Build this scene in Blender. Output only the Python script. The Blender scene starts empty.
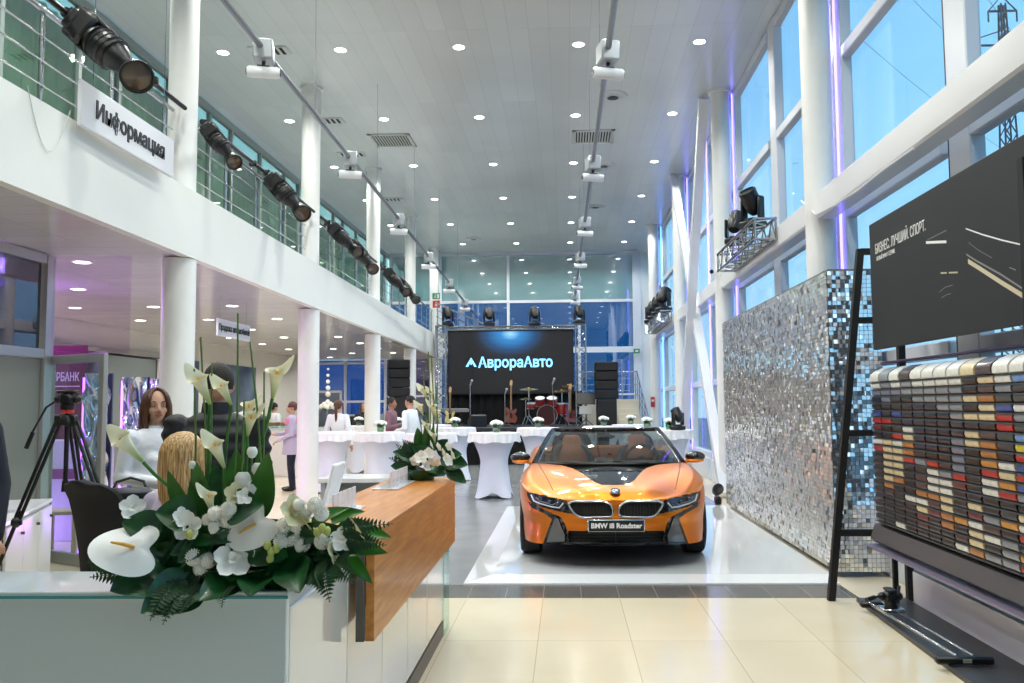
import bpy, bmesh, math, random
from mathutils import Vector, Matrix, Euler
random.seed(7)
PI = math.pi
SC = bpy.context.scene
COL = SC.collection
R_ = math.radians

# ------------------------------------------------------------------ materials
def lin(c):
    if isinstance(c, str):
        c = c.lstrip('#'); c = [int(c[i:i+2], 16)/255 for i in (0, 2, 4)]
    return [(x/12.92 if x <= .04045 else ((x+.055)/1.055)**2.4) for x in c]
MATS = {}
def mat(name, c='#808080', rough=.5, metal=0.0, spec=.5, coat=0.0, noise=0.0, nscale=8.0, bump=0.0, bscale=40.0, emit=None, estr=1.0, trans=0.0, sheen=0.0, c2=None):
    if name in MATS: return MATS[name]
    m = bpy.data.materials.new(name); m.use_nodes = True
    nt = m.node_tree; b = nt.nodes['Principled BSDF']
    col = lin(c)+[1]
    b.inputs['Base Color'].default_value = col
    b.inputs['Roughness'].default_value = rough
    b.inputs['Metallic'].default_value = metal
    b.inputs['Specular IOR Level'].default_value = spec
    b.inputs['Coat Weight'].default_value = coat
    b.inputs['Coat Roughness'].default_value = .03
    b.inputs['Transmission Weight'].default_value = trans
    b.inputs['Sheen Weight'].default_value = sheen
    tc = nt.nodes.new('ShaderNodeTexCoord')
    nz = nt.nodes.new('ShaderNodeTexNoise'); nz.inputs['Scale'].default_value = nscale
    nt.links.new(tc.outputs['Object'], nz.inputs['Vector'])
    if noise > 0 or c2:
        mx = nt.nodes.new('ShaderNodeMix'); mx.data_type = 'RGBA'
        k = lin(c2) if c2 else [x*(1-noise) for x in col[:3]]
        mx.inputs[6].default_value = col; mx.inputs[7].default_value = k+[1]
        rmp = nt.nodes.new('ShaderNodeMapRange'); rmp.inputs[1].default_value = .35; rmp.inputs[2].default_value = .65
        nt.links.new(nz.outputs['Fac'], rmp.inputs[0]); nt.links.new(rmp.outputs[0], mx.inputs[0])
        nt.links.new(mx.outputs[2], b.inputs['Base Color'])
    if bump > 0:
        n2 = nt.nodes.new('ShaderNodeTexNoise'); n2.inputs['Scale'].default_value = bscale
        nt.links.new(tc.outputs['Object'], n2.inputs['Vector'])
        bp = nt.nodes.new('ShaderNodeBump'); bp.inputs['Strength'].default_value = bump; bp.inputs['Distance'].default_value = .01
        nt.links.new(n2.outputs['Fac'], bp.inputs['Height']); nt.links.new(bp.outputs[0], b.inputs['Normal'])
    if emit:
        b.inputs['Emission Color'].default_value = lin(emit)+[1]; b.inputs['Emission Strength'].default_value = estr
    MATS[name] = m; return m

def glass(name, tint='#e8f4f2', refl=1.0, rough=0.0, base=.04):
    if name in MATS: return MATS[name]
    m = bpy.data.materials.new(name); m.use_nodes = True; nt = m.node_tree; nt.nodes.clear()
    o = nt.nodes.new('ShaderNodeOutputMaterial'); mx = nt.nodes.new('ShaderNodeMixShader')
    t = nt.nodes.new('ShaderNodeBsdfTransparent'); t.inputs[0].default_value = lin(tint)+[1]
    g = nt.nodes.new('ShaderNodeBsdfGlossy'); g.inputs['Roughness'].default_value = rough
    g.inputs[0].default_value = (1, 1, 1, 1)
    f = nt.nodes.new('ShaderNodeLayerWeight'); f.inputs[0].default_value = .5
    mr = nt.nodes.new('ShaderNodeMapRange'); mr.inputs[3].default_value = base; mr.inputs[4].default_value = min(1, base+.55*refl)
    pw = nt.nodes.new('ShaderNodeMath'); pw.operation = 'POWER'; pw.inputs[1].default_value = 3
    nt.links.new(f.outputs['Facing'], pw.inputs[0]); nt.links.new(pw.outputs[0], mr.inputs[0])
    nt.links.new(mr.outputs[0], mx.inputs[0]); nt.links.new(t.outputs[0], mx.inputs[1]); nt.links.new(g.outputs[0], mx.inputs[2])
    nt.links.new(mx.outputs[0], o.inputs[0])
    MATS[name] = m; return m

# ------------------------------------------------------------------ mesh builder
class MB:
    def __init__(s): s.v = []; s.f = []; s.m = []; s.cm = 0
    def _add(s, vs, fs):
        o = len(s.v); s.v += [tuple(p) for p in vs]; s.f += [tuple(i+o for i in f) for f in fs]; s.m += [s.cm]*len(fs); return s
    def box(s, cx, cy, cz, sx, sy, sz, rz=0.0, b=0.0, M=None):
        x, y, z = sx/2, sy/2, sz/2
        b = min(b, x*.9, y*.9, z*.9)
        vs = []; fs = []
        if b <= 0:
            vs = [(i*x, j*y, k*z) for i in (-1, 1) for j in (-1, 1) for k in (-1, 1)]
            fs = [(0, 1, 3, 2), (4, 6, 7, 5), (0, 4, 5, 1), (2, 3, 7, 6), (0, 2, 6, 4), (1, 5, 7, 3)]
        else:
            idx = {}
            for i in (-1, 1):
                for j in (-1, 1):
                    for k in (-1, 1):
                        for a in range(3):
                            p = [i*(x-b), j*(y-b), k*(z-b)]; p[a] = (i, j, k)[a]*(x, y, z)[a]
                            idx[(i, j, k, a)] = len(vs); vs.append(tuple(p))
            q = [(-1, -1), (1, -1), (1, 1), (-1, 1)]
            for sg in (-1, 1):
                for a in range(3):
                    l = []
                    for (u, w) in q:
                        t = [0, 0, 0]; t[a] = sg; t[(a+1) % 3] = u; t[(a+2) % 3] = w
                        l.append(idx[(t[0], t[1], t[2], a)])
                    fs.append(tuple(l) if sg > 0 else tuple(l[::-1]))
            for a in range(3):
                a1, a2 = (a+1) % 3, (a+2) % 3
                for u in (-1, 1):
                    for w in (-1, 1):
                        t0 = [0, 0, 0]; t1 = [0, 0, 0]
                        t0[a] = -1; t1[a] = 1
                        for t in (t0, t1): t[a1] = u; t[a2] = w
                        l = [idx[(*t0, a1)], idx[(*t1, a1)], idx[(*t1, a2)], idx[(*t0, a2)]]
                        fs.append(tuple(l) if u*w > 0 else tuple(l[::-1]))
            for i in (-1, 1):
                for j in (-1, 1):
                    for k in (-1, 1):
                        l = [idx[(i, j, k, a)] for a in range(3)]
                        fs.append(tuple(l) if i*j*k > 0 else tuple(l[::-1]))
        if rz:
            c, n = math.cos(rz), math.sin(rz); vs = [(p[0]*c-p[1]*n, p[0]*n+p[1]*c, p[2]) for p in vs]
        if M: vs = [tuple(M @ Vector(p)) for p in vs]
        return s._add([(p[0]+cx, p[1]+cy, p[2]+cz) for p in vs], fs)
    def tube(s, pts, r, n=8, cap=True, sq=None):
        """sweep a circle (or ellipse with sq=(a,b)) along pts; r number or list"""
        P = [Vector(p) for p in pts]; L = len(P)
        rr = r if isinstance(r, (list, tuple)) else [r]*L
        up = None; rings = []; vs = []
        for i in range(L):
            t = (P[min(i+1, L-1)]-P[max(i-1, 0)])
            if t.length < 1e-9: t = Vector((0, 0, 1))
            t.normalize()
            if up is None:
                up = Vector((0, 0, 1)) if abs(t.z) < .9 else Vector((0, 1, 0))
            up = (up - t*up.dot(t))
            if up.length < 1e-6: up = t.orthogonal()
            up.normalize(); sd = t.cross(up)
            ring = []
            for k in range(n):
                a = 2*PI*(k+.5)/n
                ca, sa = math.cos(a), math.sin(a)
                if sq: ca *= sq[0]; sa *= sq[1]
                ring.append(len(vs)); vs.append(tuple(P[i]+(sd*ca+up*sa)*rr[i]))
            rings.append(ring)
        fs = []
        for i in range(L-1):
            for k in range(n):
                fs.append((rings[i][k], rings[i][(k+1) % n], rings[i+1][(k+1) % n], rings[i+1][k]))
        if cap: fs.append(tuple(rings[0][::-1])); fs.append(tuple(rings[-1]))
        return s._add(vs, fs)
    def cyl(s, p0, p1, r, r1=None, n=16, cap=True): return s.tube([p0, p1], [r, r if r1 is None else r1], n, cap)
    def lathe(s, prof, c=(0, 0, 0), n=24, M=None, arc=2*PI):
        vs = []; fs = []; full = abs(arc-2*PI) < 1e-6; nn = n if full else n+1
        for (r, z) in prof:
            for k in range(nn):
                a = arc*k/n; vs.append((r*math.cos(a), r*math.sin(a), z))
        for i in range(len(prof)-1):
            for k in range(n):
                k2 = (k+1) % nn; fs.append((i*nn+k, i*nn+k2, (i+1)*nn+k2, (i+1)*nn+k))
        if M: vs = [tuple(M @ Vector(p)) for p in vs]
        return s._add([(p[0]+c[0], p[1]+c[1], p[2]+c[2]) for p in vs], fs)
    def ball(s, c, r, nu=12, nv=8, M=None):
        if not isinstance(r, (list, tuple)): r = (r, r, r)
        vs = []; fs = []
        for j in range(nv+1):
            th = PI*j/nv
            for i in range(nu):
                a = 2*PI*i/nu; vs.append((r[0]*math.sin(th)*math.cos(a), r[1]*math.sin(th)*math.sin(a), r[2]*math.cos(th)))
        for j in range(nv):
            for i in range(nu):
                i2 = (i+1) % nu; fs.append((j*nu+i, (j+1)*nu+i, (j+1)*nu+i2, j*nu+i2))
        if M: vs = [tuple(M @ Vector(p)) for p in vs]
        return s._add([(p[0]+c[0], p[1]+c[1], p[2]+c[2]) for p in vs], fs)
    def grid(s, fn, nu, nv, cu=False, cv=False):
        vs = [tuple(fn(i/(nu if cu else nu), j/nv)) for j in range(nv+(0 if cv else 1)) for i in range(nu+(0 if cu else 1))]
        W = nu if cu else nu+1; Hh = nv if cv else nv+1; fs = []
        for j in range(nv):
            for i in range(nu):
                i2 = (i+1) % W; j2 = (j+1) % Hh
                fs.append((j*W+i, j*W+i2, j2*W+i2, j2*W+i))
        return s._add(vs, fs)
    def prism(s, poly, d, fn):
        """poly: 2D points; fn(u,v,w)->xyz with w in (0,d)"""
        n = len(poly); vs = [tuple(fn(p[0], p[1], 0)) for p in poly]+[tuple(fn(p[0], p[1], d)) for p in poly]
        fs = [tuple(range(n)), tuple(range(2*n-1, n-1, -1))]+[(i, i+n, (i+1) % n+n, (i+1) % n) for i in range(n)]
        return s._add(vs, fs)
    def mesh(s, me, M=None):
        vs = [tuple((M @ v.co) if M else v.co) for v in me.vertices]
        return s._add(vs, [tuple(p.vertices) for p in me.polygons])
    def xf(s, M): s.v = [tuple(M @ Vector(p)) for p in s.v]; return s
    def data(s, name, m, smooth=40, dbl=False):
        me = bpy.data.meshes.new(name); me.from_pydata(s.v, [], s.f); 
        for k in (m if isinstance(m, (list, tuple)) else [m]): me.materials.append(k)
        if s.m and max(s.m) > 0: me.polygons.foreach_set('material_index', s.m)
        bm = bmesh.new(); bm.from_mesh(me)
        if dbl: bmesh.ops.remove_doubles(bm, verts=bm.verts, dist=1e-5)
        bmesh.ops.recalc_face_normals(bm, faces=bm.faces)
        bm.to_mesh(me); bm.free()
        if smooth:
            me.shade_smooth(); me.set_sharp_from_angle(angle=R_(smooth))
        me.update(); return me
    def build(s, name, m, parent=None, loc=None, rot=None, smooth=40, dbl=False):
        o = bpy.data.objects.new(name, s.data(name, m, smooth, dbl)); COL.objects.link(o)
        if parent: o.parent = parent
        if loc is not None: o.location = loc
        if rot is not None: o.rotation_euler = rot if not isinstance(rot, (int, float)) else (0, 0, rot)
        return o

def tag(o, label=None, cat=None, group=None, kind=None):
    if label: o['label'] = label
    if cat: o['category'] = cat
    if group: o['group'] = group
    if kind: o['kind'] = kind
    return o
def thing(name, label, cat, loc=(0, 0, 0), rz=0, group=None):
    o = bpy.data.objects.new(name, None); COL.objects.link(o); o.empty_display_size = .1
    o.location = loc; o.rotation_euler = (0, 0, rz) if isinstance(rz, (int, float)) else rz
    return tag(o, label, cat, group)
def struct(name, mb, m, **k): return tag(mb.build(name, m, **k), kind='structure')
def children(o): return [c for c in KIDS.get(o.name, [])]
def dup(root, loc=None, rz=None, label=None):
    """copy a thing with its parts and sub-parts (object copies sharing mesh data)"""
    def rec(o, parent):
        c = o.copy(); COL.objects.link(c)
        if parent: c.parent = parent
        for ch in o.children: rec(ch, c)
        return c
    r = rec(root, None)
    if loc is not None: r.location = loc
    if rz is not None: r.rotation_euler = (0, 0, rz) if isinstance(rz, (int, float)) else rz
    if label: r['label'] = label
    return r
def text_mb(txt, size=1.0, depth=.004, bold=0.0, align='CENTER', sx=1.0, spacing=1.0):
    cu = bpy.data.curves.new('lettering', 'FONT'); cu.body = txt; cu.size = size; cu.extrude = depth/2
    cu.align_x = align; cu.align_y = 'CENTER'; cu.offset = bold; cu.resolution_u = 3; cu.space_character = spacing
    o = bpy.data.objects.new('lettering', cu); COL.objects.link(o)
    dg = bpy.context.evaluated_depsgraph_get(); me = bpy.data.meshes.new_from_object(o.evaluated_get(dg))
    mb = MB(); mb.mesh(me, Matrix.Diagonal((sx, 1, 1, 1)))
    bpy.data.objects.remove(o); bpy.data.curves.remove(cu); bpy.data.meshes.remove(me)
    return mb   # lies in XY plane, facing +Z
def remesh(mb, vox, it=4, fac=.5):
    """one continuous skin round overlapping shapes; returns MB"""
    me = bpy.data.meshes.new('skin'); me.from_pydata(mb.v, [], mb.f)
    o = bpy.data.objects.new('skin', me); COL.objects.link(o)
    md = o.modifiers.new('r', 'REMESH'); md.mode = 'VOXEL'; md.voxel_size = vox
    if it:
        sm = o.modifiers.new('s', 'SMOOTH'); sm.factor = fac; sm.iterations = it
    dg = bpy.context.evaluated_depsgraph_get(); dg.update()
    m2 = bpy.data.meshes.new_from_object(o.evaluated_get(dg))
    out = MB(); out.mesh(m2)
    bpy.data.objects.remove(o); bpy.data.meshes.remove(me); bpy.data.meshes.remove(m2)
    return out
# orientation for lettering: facing -Y (towards the viewer), readable along +X
FACE_NY = Matrix.Rotation(R_(90), 4, 'X')
def interp(x, tab):
    if x <= tab[0][0]: return tab[0][1]
    for (a, b), (c, d) in zip(tab, tab[1:]):
        if x <= c: 
            t = (x-a)/(c-a); return b+(d-b)*t
    return tab[-1][1]
def smooth_interp(x, tab):
    """Catmull-like smooth interpolation of a table (monotone x)"""
    n = len(tab)
    if x <= tab[0][0]: return tab[0][1]
    if x >= tab[-1][0]: return tab[-1][1]
    for i in range(n-1):
        if x <= tab[i+1][0]:
            x0, y0 = tab[i]; x1, y1 = tab[i+1]; h = x1-x0
            def sl(k):
                if k <= 0: return (tab[1][1]-tab[0][1])/(tab[1][0]-tab[0][0])
                if k >= n-1: return (tab[-1][1]-tab[-2][1])/(tab[-1][0]-tab[-2][0])
                a = (tab[k][1]-tab[k-1][1])/(tab[k][0]-tab[k-1][0]); b = (tab[k+1][1]-tab[k][1])/(tab[k+1][0]-tab[k][0])
                return 0 if a*b <= 0 else 2*a*b/(a+b)
            t = (x-x0)/h; m0, m1 = sl(i)*h, sl(i+1)*h
            return (2*t**3-3*t**2+1)*y0+(t**3-2*t**2+t)*m0+(-2*t**3+3*t**2)*y1+(t**3-t**2)*m1
def inpoly(x, y, P):
    c = False; j = len(P)-1
    for i in range(len(P)):
        if (P[i][1] > y) != (P[j][1] > y) and x < (P[j][0]-P[i][0])*(y-P[i][1])/(P[j][1]-P[i][1])+P[i][0]: c = not c
        j = i
    return c
# ------------------------------------------------------------------ camera and world
def make_camera():
    f = 850.0; p = math.atan(62/850); a = math.atan(30/850*math.cos(p)); r = .008
    F = Vector((-math.sin(a)*math.cos(p), math.cos(a)*math.cos(p), math.sin(p)))
    Rt = Vector((math.cos(a), math.sin(a), 0)); U = Rt.cross(F)
    R2 = Rt*math.cos(r)-U*math.sin(r); U2 = U*math.cos(r)+Rt*math.sin(r)
    M = Matrix((R2, U2, -F)).transposed().to_4x4(); M.translation = (0, 0, 1.6)
    cd = bpy.data.cameras.new('camera'); cd.sensor_width = 36; cd.lens = f/1024*36; cd.shift_x = -24/1024
    cd.clip_end = 500; cd.clip_start = .05
    o = bpy.data.objects.new('camera', cd); COL.objects.link(o); o.matrix_world = M; SC.camera = o
make_camera()
SC.view_settings.view_transform = 'Standard'; SC.view_settings.look = 'None'
SC.view_settings.exposure = 0.42; SC.view_settings.gamma = 1; SC.view_settings.use_curve_mapping = False
SC.cycles.max_bounces = 8; SC.cycles.transparent_max_bounces = 16; SC.cycles.glossy_bounces = 4
SC.cycles.caustics_reflective = False; SC.cycles.caustics_refractive = False; SC.cycles.sample_clamp_indirect = 4
SC.cycles.use_denoising = True
def make_world():
    w = bpy.data.worlds.new('dusk'); SC.world = w; w.use_nodes = True; nt = w.node_tree
    bg = nt.nodes['Background']; tc = nt.nodes.new('ShaderNodeTexCoord'); sp = nt.nodes.new('ShaderNodeSeparateXYZ')
    cr = nt.nodes.new('ShaderNodeValToRGB'); nz = nt.nodes.new('ShaderNodeTexNoise'); nz.inputs['Scale'].default_value = 2.2
    ad = nt.nodes.new('ShaderNodeMath'); ad.operation = 'MULTIPLY_ADD'; ad.inputs[1].default_value = .10
    nt.links.new(tc.outputs['Generated'], sp.inputs[0]); nt.links.new(tc.outputs['Generated'], nz.inputs['Vector'])
    nt.links.new(nz.outputs['Fac'], ad.inputs[0]); nt.links.new(sp.outputs['Z'], ad.inputs[2]); nt.links.new(ad.outputs[0], cr.inputs[0])
    e = cr.color_ramp.elements; e[0].position = .0; e[0].color = lin('#b4c9d8')+[1]; e[1].position = .75; e[1].color = lin('#86b4dc')+[1]
    x = e.new(.18); x.color = lin('#b4d8ee')+[1]; x = e.new(.4); x.color = lin('#94c6ea')+[1]
    nt.links.new(cr.outputs[0], bg.inputs[0]); bg.inputs[1].default_value = 1.55
make_world()

# ------------------------------------------------------------------ surface materials
def tile_mat(name, c, c2, grout, tw, th, ox, oy, rough=.12, mort=.004, off=0.0, nz=1.5):
    m = mat(name, c, rough=rough, c2=c2, nscale=nz); nt = m.node_tree; b = nt.nodes['Principled BSDF']
    src = b.inputs['Base Color'].links[0].from_socket
    tc = nt.nodes.new('ShaderNodeTexCoord'); mp = nt.nodes.new('ShaderNodeMapping'); mp.inputs['Location'].default_value = (-ox, -oy, 0)
    br = nt.nodes.new('ShaderNodeTexBrick'); br.offset = off; br.inputs['Scale'].default_value = 1
    br.inputs['Brick Width'].default_value = tw; br.inputs['Row Height'].default_value = th; br.inputs['Mortar Size'].default_value = mort; br.inputs['Mortar Smooth'].default_value = .1
    nt.links.new(tc.outputs['Object'], mp.inputs[0]); nt.links.new(mp.outputs[0], br.inputs['Vector'])
    br.inputs['Color1'].default_value = (1, 1, 1, 1); br.inputs['Color2'].default_value = (.93, .93, .93, 1); br.inputs['Mortar'].default_value = (0, 0, 0, 1)
    mul = nt.nodes.new('ShaderNodeMix'); mul.data_type = 'RGBA'; mul.blend_type = 'MULTIPLY'; mul.inputs[0].default_value = 1
    nt.links.new(src, mul.inputs[6]); nt.links.new(br.outputs['Color'], mul.inputs[7])
    mx = nt.nodes.new('ShaderNodeMix'); mx.data_type = 'RGBA'; mx.inputs[7].default_value = lin(grout)+[1]
    nt.links.new(br.outputs['Fac'], mx.inputs[0]); nt.links.new(mul.outputs[2], mx.inputs[6]); nt.links.new(mx.outputs[2], b.inputs['Base Color'])
    return m
M_cream = tile_mat('cream_tile', '#e9dcc2', '#e5d7ba', '#c3b491', .63, 1.26, .42, 7.14, rough=.13, mort=.003)
M_dark = tile_mat('dark_tile', '#6e6a66', '#64605c', '#9a948c', .315, .51, .42, 7.14, rough=.18, mort=.003)
M_grey = tile_mat('grey_tile', '#8f9092', '#86888a', '#777879', .63, .63, .42, 7.65, rough=.22, mort=.003)
M_pod = mat('podium_white', '#eef0f2', rough=.06, coat=.6)
M_white = mat('white_paint', '#e9e9e6', rough=.4, noise=.02)
M_wgloss = mat('white_metal_gloss', '#e8e8ea', rough=.22)
M_wall = mat('warm_white_wall', '#dcdad2', rough=.6, noise=.03)
M_soff = tile_mat('soffit_metal', '#dedbdf', '#d6d3d8', '#b0adb2', 1.2, .3, 0, 0, rough=.13, mort=.003, nz=.8)
M_ceil = tile_mat('ceiling_metal', '#dde3e2', '#d6dcdb', '#b4bab9', .3, 3.0, .1, 0, rough=.24, mort=.002, nz=.6)
for _m in (M_soff, M_ceil): _m.node_tree.nodes['Principled BSDF'].inputs['Specular IOR Level'].default_value = .9
M_fascia = mat('fascia_white', '#e6e6e1', rough=.45, noise=.02, nscale=1.5)
M_beige = mat('cream_stone', '#cfc6b4', rough=.5, noise=.04)
M_steel = mat('brushed_steel', '#b9bbbd', rough=.22, metal=1)
M_dsteel = mat('dark_steel', '#4a4c50', rough=.35, metal=.9)
M_black = mat('black_plastic', '#101012', rough=.38, noise=.2)
M_blackm = mat('black_matte', '#0c0c0e', rough=.7)
M_blackf = mat('black_cloth', '#08080a', rough=.95)
M_glass = glass('clear_glass', '#dff0ee', .8, base=.05)
M_facade = glass('facade_glass', '#dcebf2', .6, base=.05)
M_backblue = glass('blue_tinted_glass', '#4f8fb4', .9, base=.2)
M_teal = mat('teal_glass_panel', '#6f9fa6', rough=.03, spec=1.0, coat=.6); M_teal.node_tree.nodes['Principled BSDF'].inputs['IOR'].default_value = 2.6
M_leftglass = glass('partition_glass', '#a9b8b4', .9, base=.14)
M_tint = glass('grey_tinted_glass', '#5d6a6a', .9, base=.12)
M_lamp = mat('lamp_glow', '#ffffff', emit='#fffdf6', estr=7)
M_mull = mat('mullion_white', '#d8dbe2', rough=.3)

ZC = 7.05; ZS = 3.22; ZT = 3.95
def fx(y): return interp(y, [(-3, -3.87), (6, -4.0), (14, -4.13), (31, -4.42)])
# floor: one mesh, tiles of three colours
fl = MB()
def fr(x0, x1, y0, y1, mi): fl.cm = mi; fl._add([(x0, y0, 0), (x1, y0, 0), (x1, y1, 0), (x0, y1, 0)], [(0, 1, 2, 3)])
fr(-10, 3.1, -3, 7.14, 0); fr(-10, -2.9, 7.14, 31, 0); fr(-2.9, 2.37, 7.14, 7.65, 1); fr(2.37, 3.1, 7.14, 31, 0); fr(-2.9, 2.37, 7.65, 31, 2)
struct('floor', fl, [M_cream, M_dark, M_grey], smooth=0)
g = MB(); g.box(20, 20, -.3, 160, 160, .1); struct('ground', g, mat('asphalt', '#77746e', rough=.9, noise=.2, nscale=.5), smooth=0)
# podium with bevelled ramp edge
p = MB(); x0, x1, y0, y1, h, w = -.93, 2.37, 7.655, 13.3, .045, .24
v = [(x0, y0, 0), (x1, y0, 0), (x1, y1, 0), (x0, y1, 0), (x0, y0, .012), (x1, y0, .012), (x1, y1, .012), (x0, y1, .012), (x0+w, y0+w, h), (x1, y0+w, h), (x1, y1-w, h), (x0+w, y1-w, h)]
p._add(v, [(0, 1, 2, 3), (0, 4, 5, 1), (1, 5, 6, 2), (2, 6, 7, 3), (3, 7, 4, 0), (4, 8, 9, 5), (5, 9, 10, 6), (6, 10, 11, 7), (7, 11, 8, 4), (8, 11, 10, 9)])
tag(p.build('podium', M_pod, smooth=0), 'low glossy white podium with sloped edges under the orange car', 'podium')
# ceilings
c = MB(); c.box(-1.65, 13.9, ZC+.05, 9.5, 34.2, .1); struct('ceiling', c, M_ceil, smooth=0)
c = MB(); n = 12
ys = [-3+34*i/n for i in range(n+1)]
c._add([(-10, y, ZS) for y in ys]+[(fx(y)-.02, y, ZS) for y in ys]+[(-10, y, ZT-.05) for y in ys]+[(fx(y)-.02, y, ZT-.05) for y in ys],
       [(i, i+1, n+2+i, n+1+i) for i in range(n)]+[(2*n+2+i, 3*n+3+i, 3*n+4+i, 2*n+3+i) for i in range(n)])
struct('ceiling_lower', c, M_soff, smooth=0)
c = MB()
a = [(fx(y), y) for y in ys]; b = [(fx(y)-.1, y) for y in ys]
for i in range(n):
    (xa, ya), (xb, yb) = a[i], a[i+1]; (xc, _), (xd, _) = b[i], b[i+1]
    V = [(xa, ya, ZS-.01), (xb, yb, ZS-.01), (xb, yb, ZT), (xa, ya, ZT), (xc, ya, ZS-.01), (xd, yb, ZS-.01), (xd, yb, ZT), (xc, ya, ZT)]
    c._add(V, [(0, 1, 2, 3), (4, 7, 6, 5), (3, 2, 6, 7), (0, 4, 5, 1)])
struct('trim_1', c, M_fascia, smooth=0)
# walls
g = MB(); g.box(-9.25, 14, ZS/2, .1, 34, ZS); struct('wall_left', g, M_wall, smooth=0)
g = MB(); g.box(-3.4, -3.05, 3.5, 13.2, .1, 7.2); struct('wall_behind', g, mat('wall_grey', '#a9aaa8', rough=.7), smooth=0)
# glazed office front, upper floor
g = MB(); g.box(-7.6, 14, 5.5, .1, 34, 3.1); struct('wall_upper', g, mat('office_wall', '#aab8ae', rough=.8), smooth=0)
g = MB(); g.box(-7.0, 14, 5.5, .02, .02, .02)
g = MB()
g.grid(lambda u, v: (-6.75+.03*math.sin(u*34*2*PI/.24), -3+34*u, 4.0+2.85*v), 1200, 1)
tag(g.build('vertical_blind', mat('blind_cloth', '#cfdccf', rough=.85), smooth=60), 'pale green vertical blinds along the upper offices behind the glass', 'blind')
wf = MB(); wf.box(-6.4, 14, 6.95, .1, 34, .12); wf.box(-6.4, 14, 3.98, .1, 34, .1)
y = -1.6
k = 0
while y < 31:
    wf.box(-6.4, y, 5.45, .08, .07, 2.9); y += 1.55 if k % 3 else 1.0; k += 1
o = struct('window_1', wf, mat('grey_frame', '#8f9a96', rough=.4), smooth=0)
g = MB(); g.box(-6.4, 14, 5.45, .012, 34, 2.9); g.build('pane', glass('green_glass', '#cfe0d6', .9, base=.1), parent=o, smooth=0)
# ground floor left wall: cream band, shutter box and dark glazing far left
g = MB(); g.box(-9.12, 14, 2.72, .14, 11, .1); struct('trim_2', g, mat('grey_band', '#8d8c88', rough=.5), smooth=0)
wf = MB(); wf.box(-9.14, 15.2, 1.35, .1, 6.8, 2.6, b=.01)
o = struct('window_2', wf, mat('near_black_frame', '#1d1f22', rough=.4), smooth=0)
g = MB(); g.box(-9.07, 15.2, 1.4, .02, 6.5, 2.45); g.build('pane', mat('frosted_grey', '#7f8782', rough=.25), parent=o, smooth=0)
# right facade ------------------------------------------------------------
XG = 3.06
bays = [(-2.1, .7), (.7, 3.5), (3.5, 6.35), (6.35, 9.1), (9.1, 11.9), (11.9, 14.7), (14.7, 17.5), (17.5, 20.3), (20.3, 23.1), (23.1, 25.9), (25.9, 28.4), (28.4, 30.3)]
for i, (a, b) in enumerate(bays):
    wf = MB(); wf.box(XG-.04, (a+b)/2+.19, .22, .2, b-a-.38, .44, b=.01)
    for z in (.5, 2.0, 3.6, 5.33, 6.95): wf.box(XG-.03, (a+b)/2+.19, z, .11, b-a-.34, .13, b=.01)
    o = struct('window_%d' % (i+3), wf, M_mull, smooth=0)
    g = MB(); g.box(XG+.02, (a+b)/2+.19, 3.7, .014, b-a-.38, 6.5); g.build('pane', M_facade, parent=o, smooth=0)
    q = MB(); q.box(XG-.03, a+.03, 3.52, .12, .34, 7.04, b=.01)
    q.cm = 1; q.box(XG-.03, a+.225, 3.7, .1, .02, 6.5)
    struct('trim_%d' % (i+3), q, [M_mull, mat('dark_gasket', '#2a3038', rough=.5)], smooth=0)
# structural beams between the right-hand columns
for i, (a, b, z) in enumerate([(-2.6, 8.98, 3.66), (9.26, 14.56, 3.66), (14.86, 20.16, 3.66), (20.46, 25.85, 3.66)]):
    q = MB(); q.box(2.76, (a+b)/2, z, .2, b-a, .28, b=.02); struct('trim_%d' % (i+20), q, M_wgloss, smooth=0)
for i, (p0, p1) in enumerate([((2.62, 20.15, 7.0), (2.62, 14.4, .05)), ((2.5, 14.9, 7.0), (2.5, 18.9, .05))]):
    q = MB(); q.tube([p0, p1], .115, 4, sq=(1, 1)); struct('trim_%d' % (i+24), q, M_wgloss, smooth=0)
# back wall -----------------------------------------------------------------
YB = 30.3
fr_ = MB()
for x in (-6.3, -4.5, -2.05, .48, 2.55): fr_.box(x, YB, 3.5, .1 if x < 2 else .3, .14, 7.0)
for z, h in ((3.5, .18), (5.25, .1), (6.99, .12), (1.9, .07), (.1, .2)): fr_.box(-1.9, YB, z, 9.0, .12, h)
o = struct('window_20', fr_, M_mull, smooth=0)
for (xa, xb) in ((-6.35, -4.55), (-4.45, -2.1), (-2.0, .43), (.53, 2.4)):
    g = MB(); g.box((xa+xb)/2, YB, 6.12, xb-xa, .02, 1.64); g.build('pane', M_teal, parent=o, smooth=0)
    g = MB(); g.box((xa+xb)/2, YB, 4.4, xb-xa, .02, 1.6); g.build('pane', M_backblue, parent=o, smooth=0)
    g = MB(); g.box((xa+xb)/2, YB, 1.8, xb-xa, .02, 3.2); g.build('pane', M_backblue, parent=o, smooth=0)
g = MB(); g.box(3.0, YB+.03, 3.5, .7, .08, 7.0); struct('wall_back', g, M_white, smooth=0)
fr_ = MB()
for x in (-9.15, -7.95, -6.5, -5.0): fr_.box(x, YB+.1, 1.6, .09, .12, 3.2)
for z in (1.72, 3.1, .05): fr_.box(-7.0, YB+.1, z, 4.4, .1, .08)
o = struct('window_21', fr_, M_mull, smooth=0)
g = MB(); g.box(-6.9, YB+.12, 1.6, 4.7, .02, 3.2); g.build('pane', glass('deep_blue_glass', '#4080b0', .9, base=.12), parent=o, smooth=0)
dr = MB(); dr.box(-8.55, YB+.0, 1.0, 1.0, .06, 2.0)
fd = MB()
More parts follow.
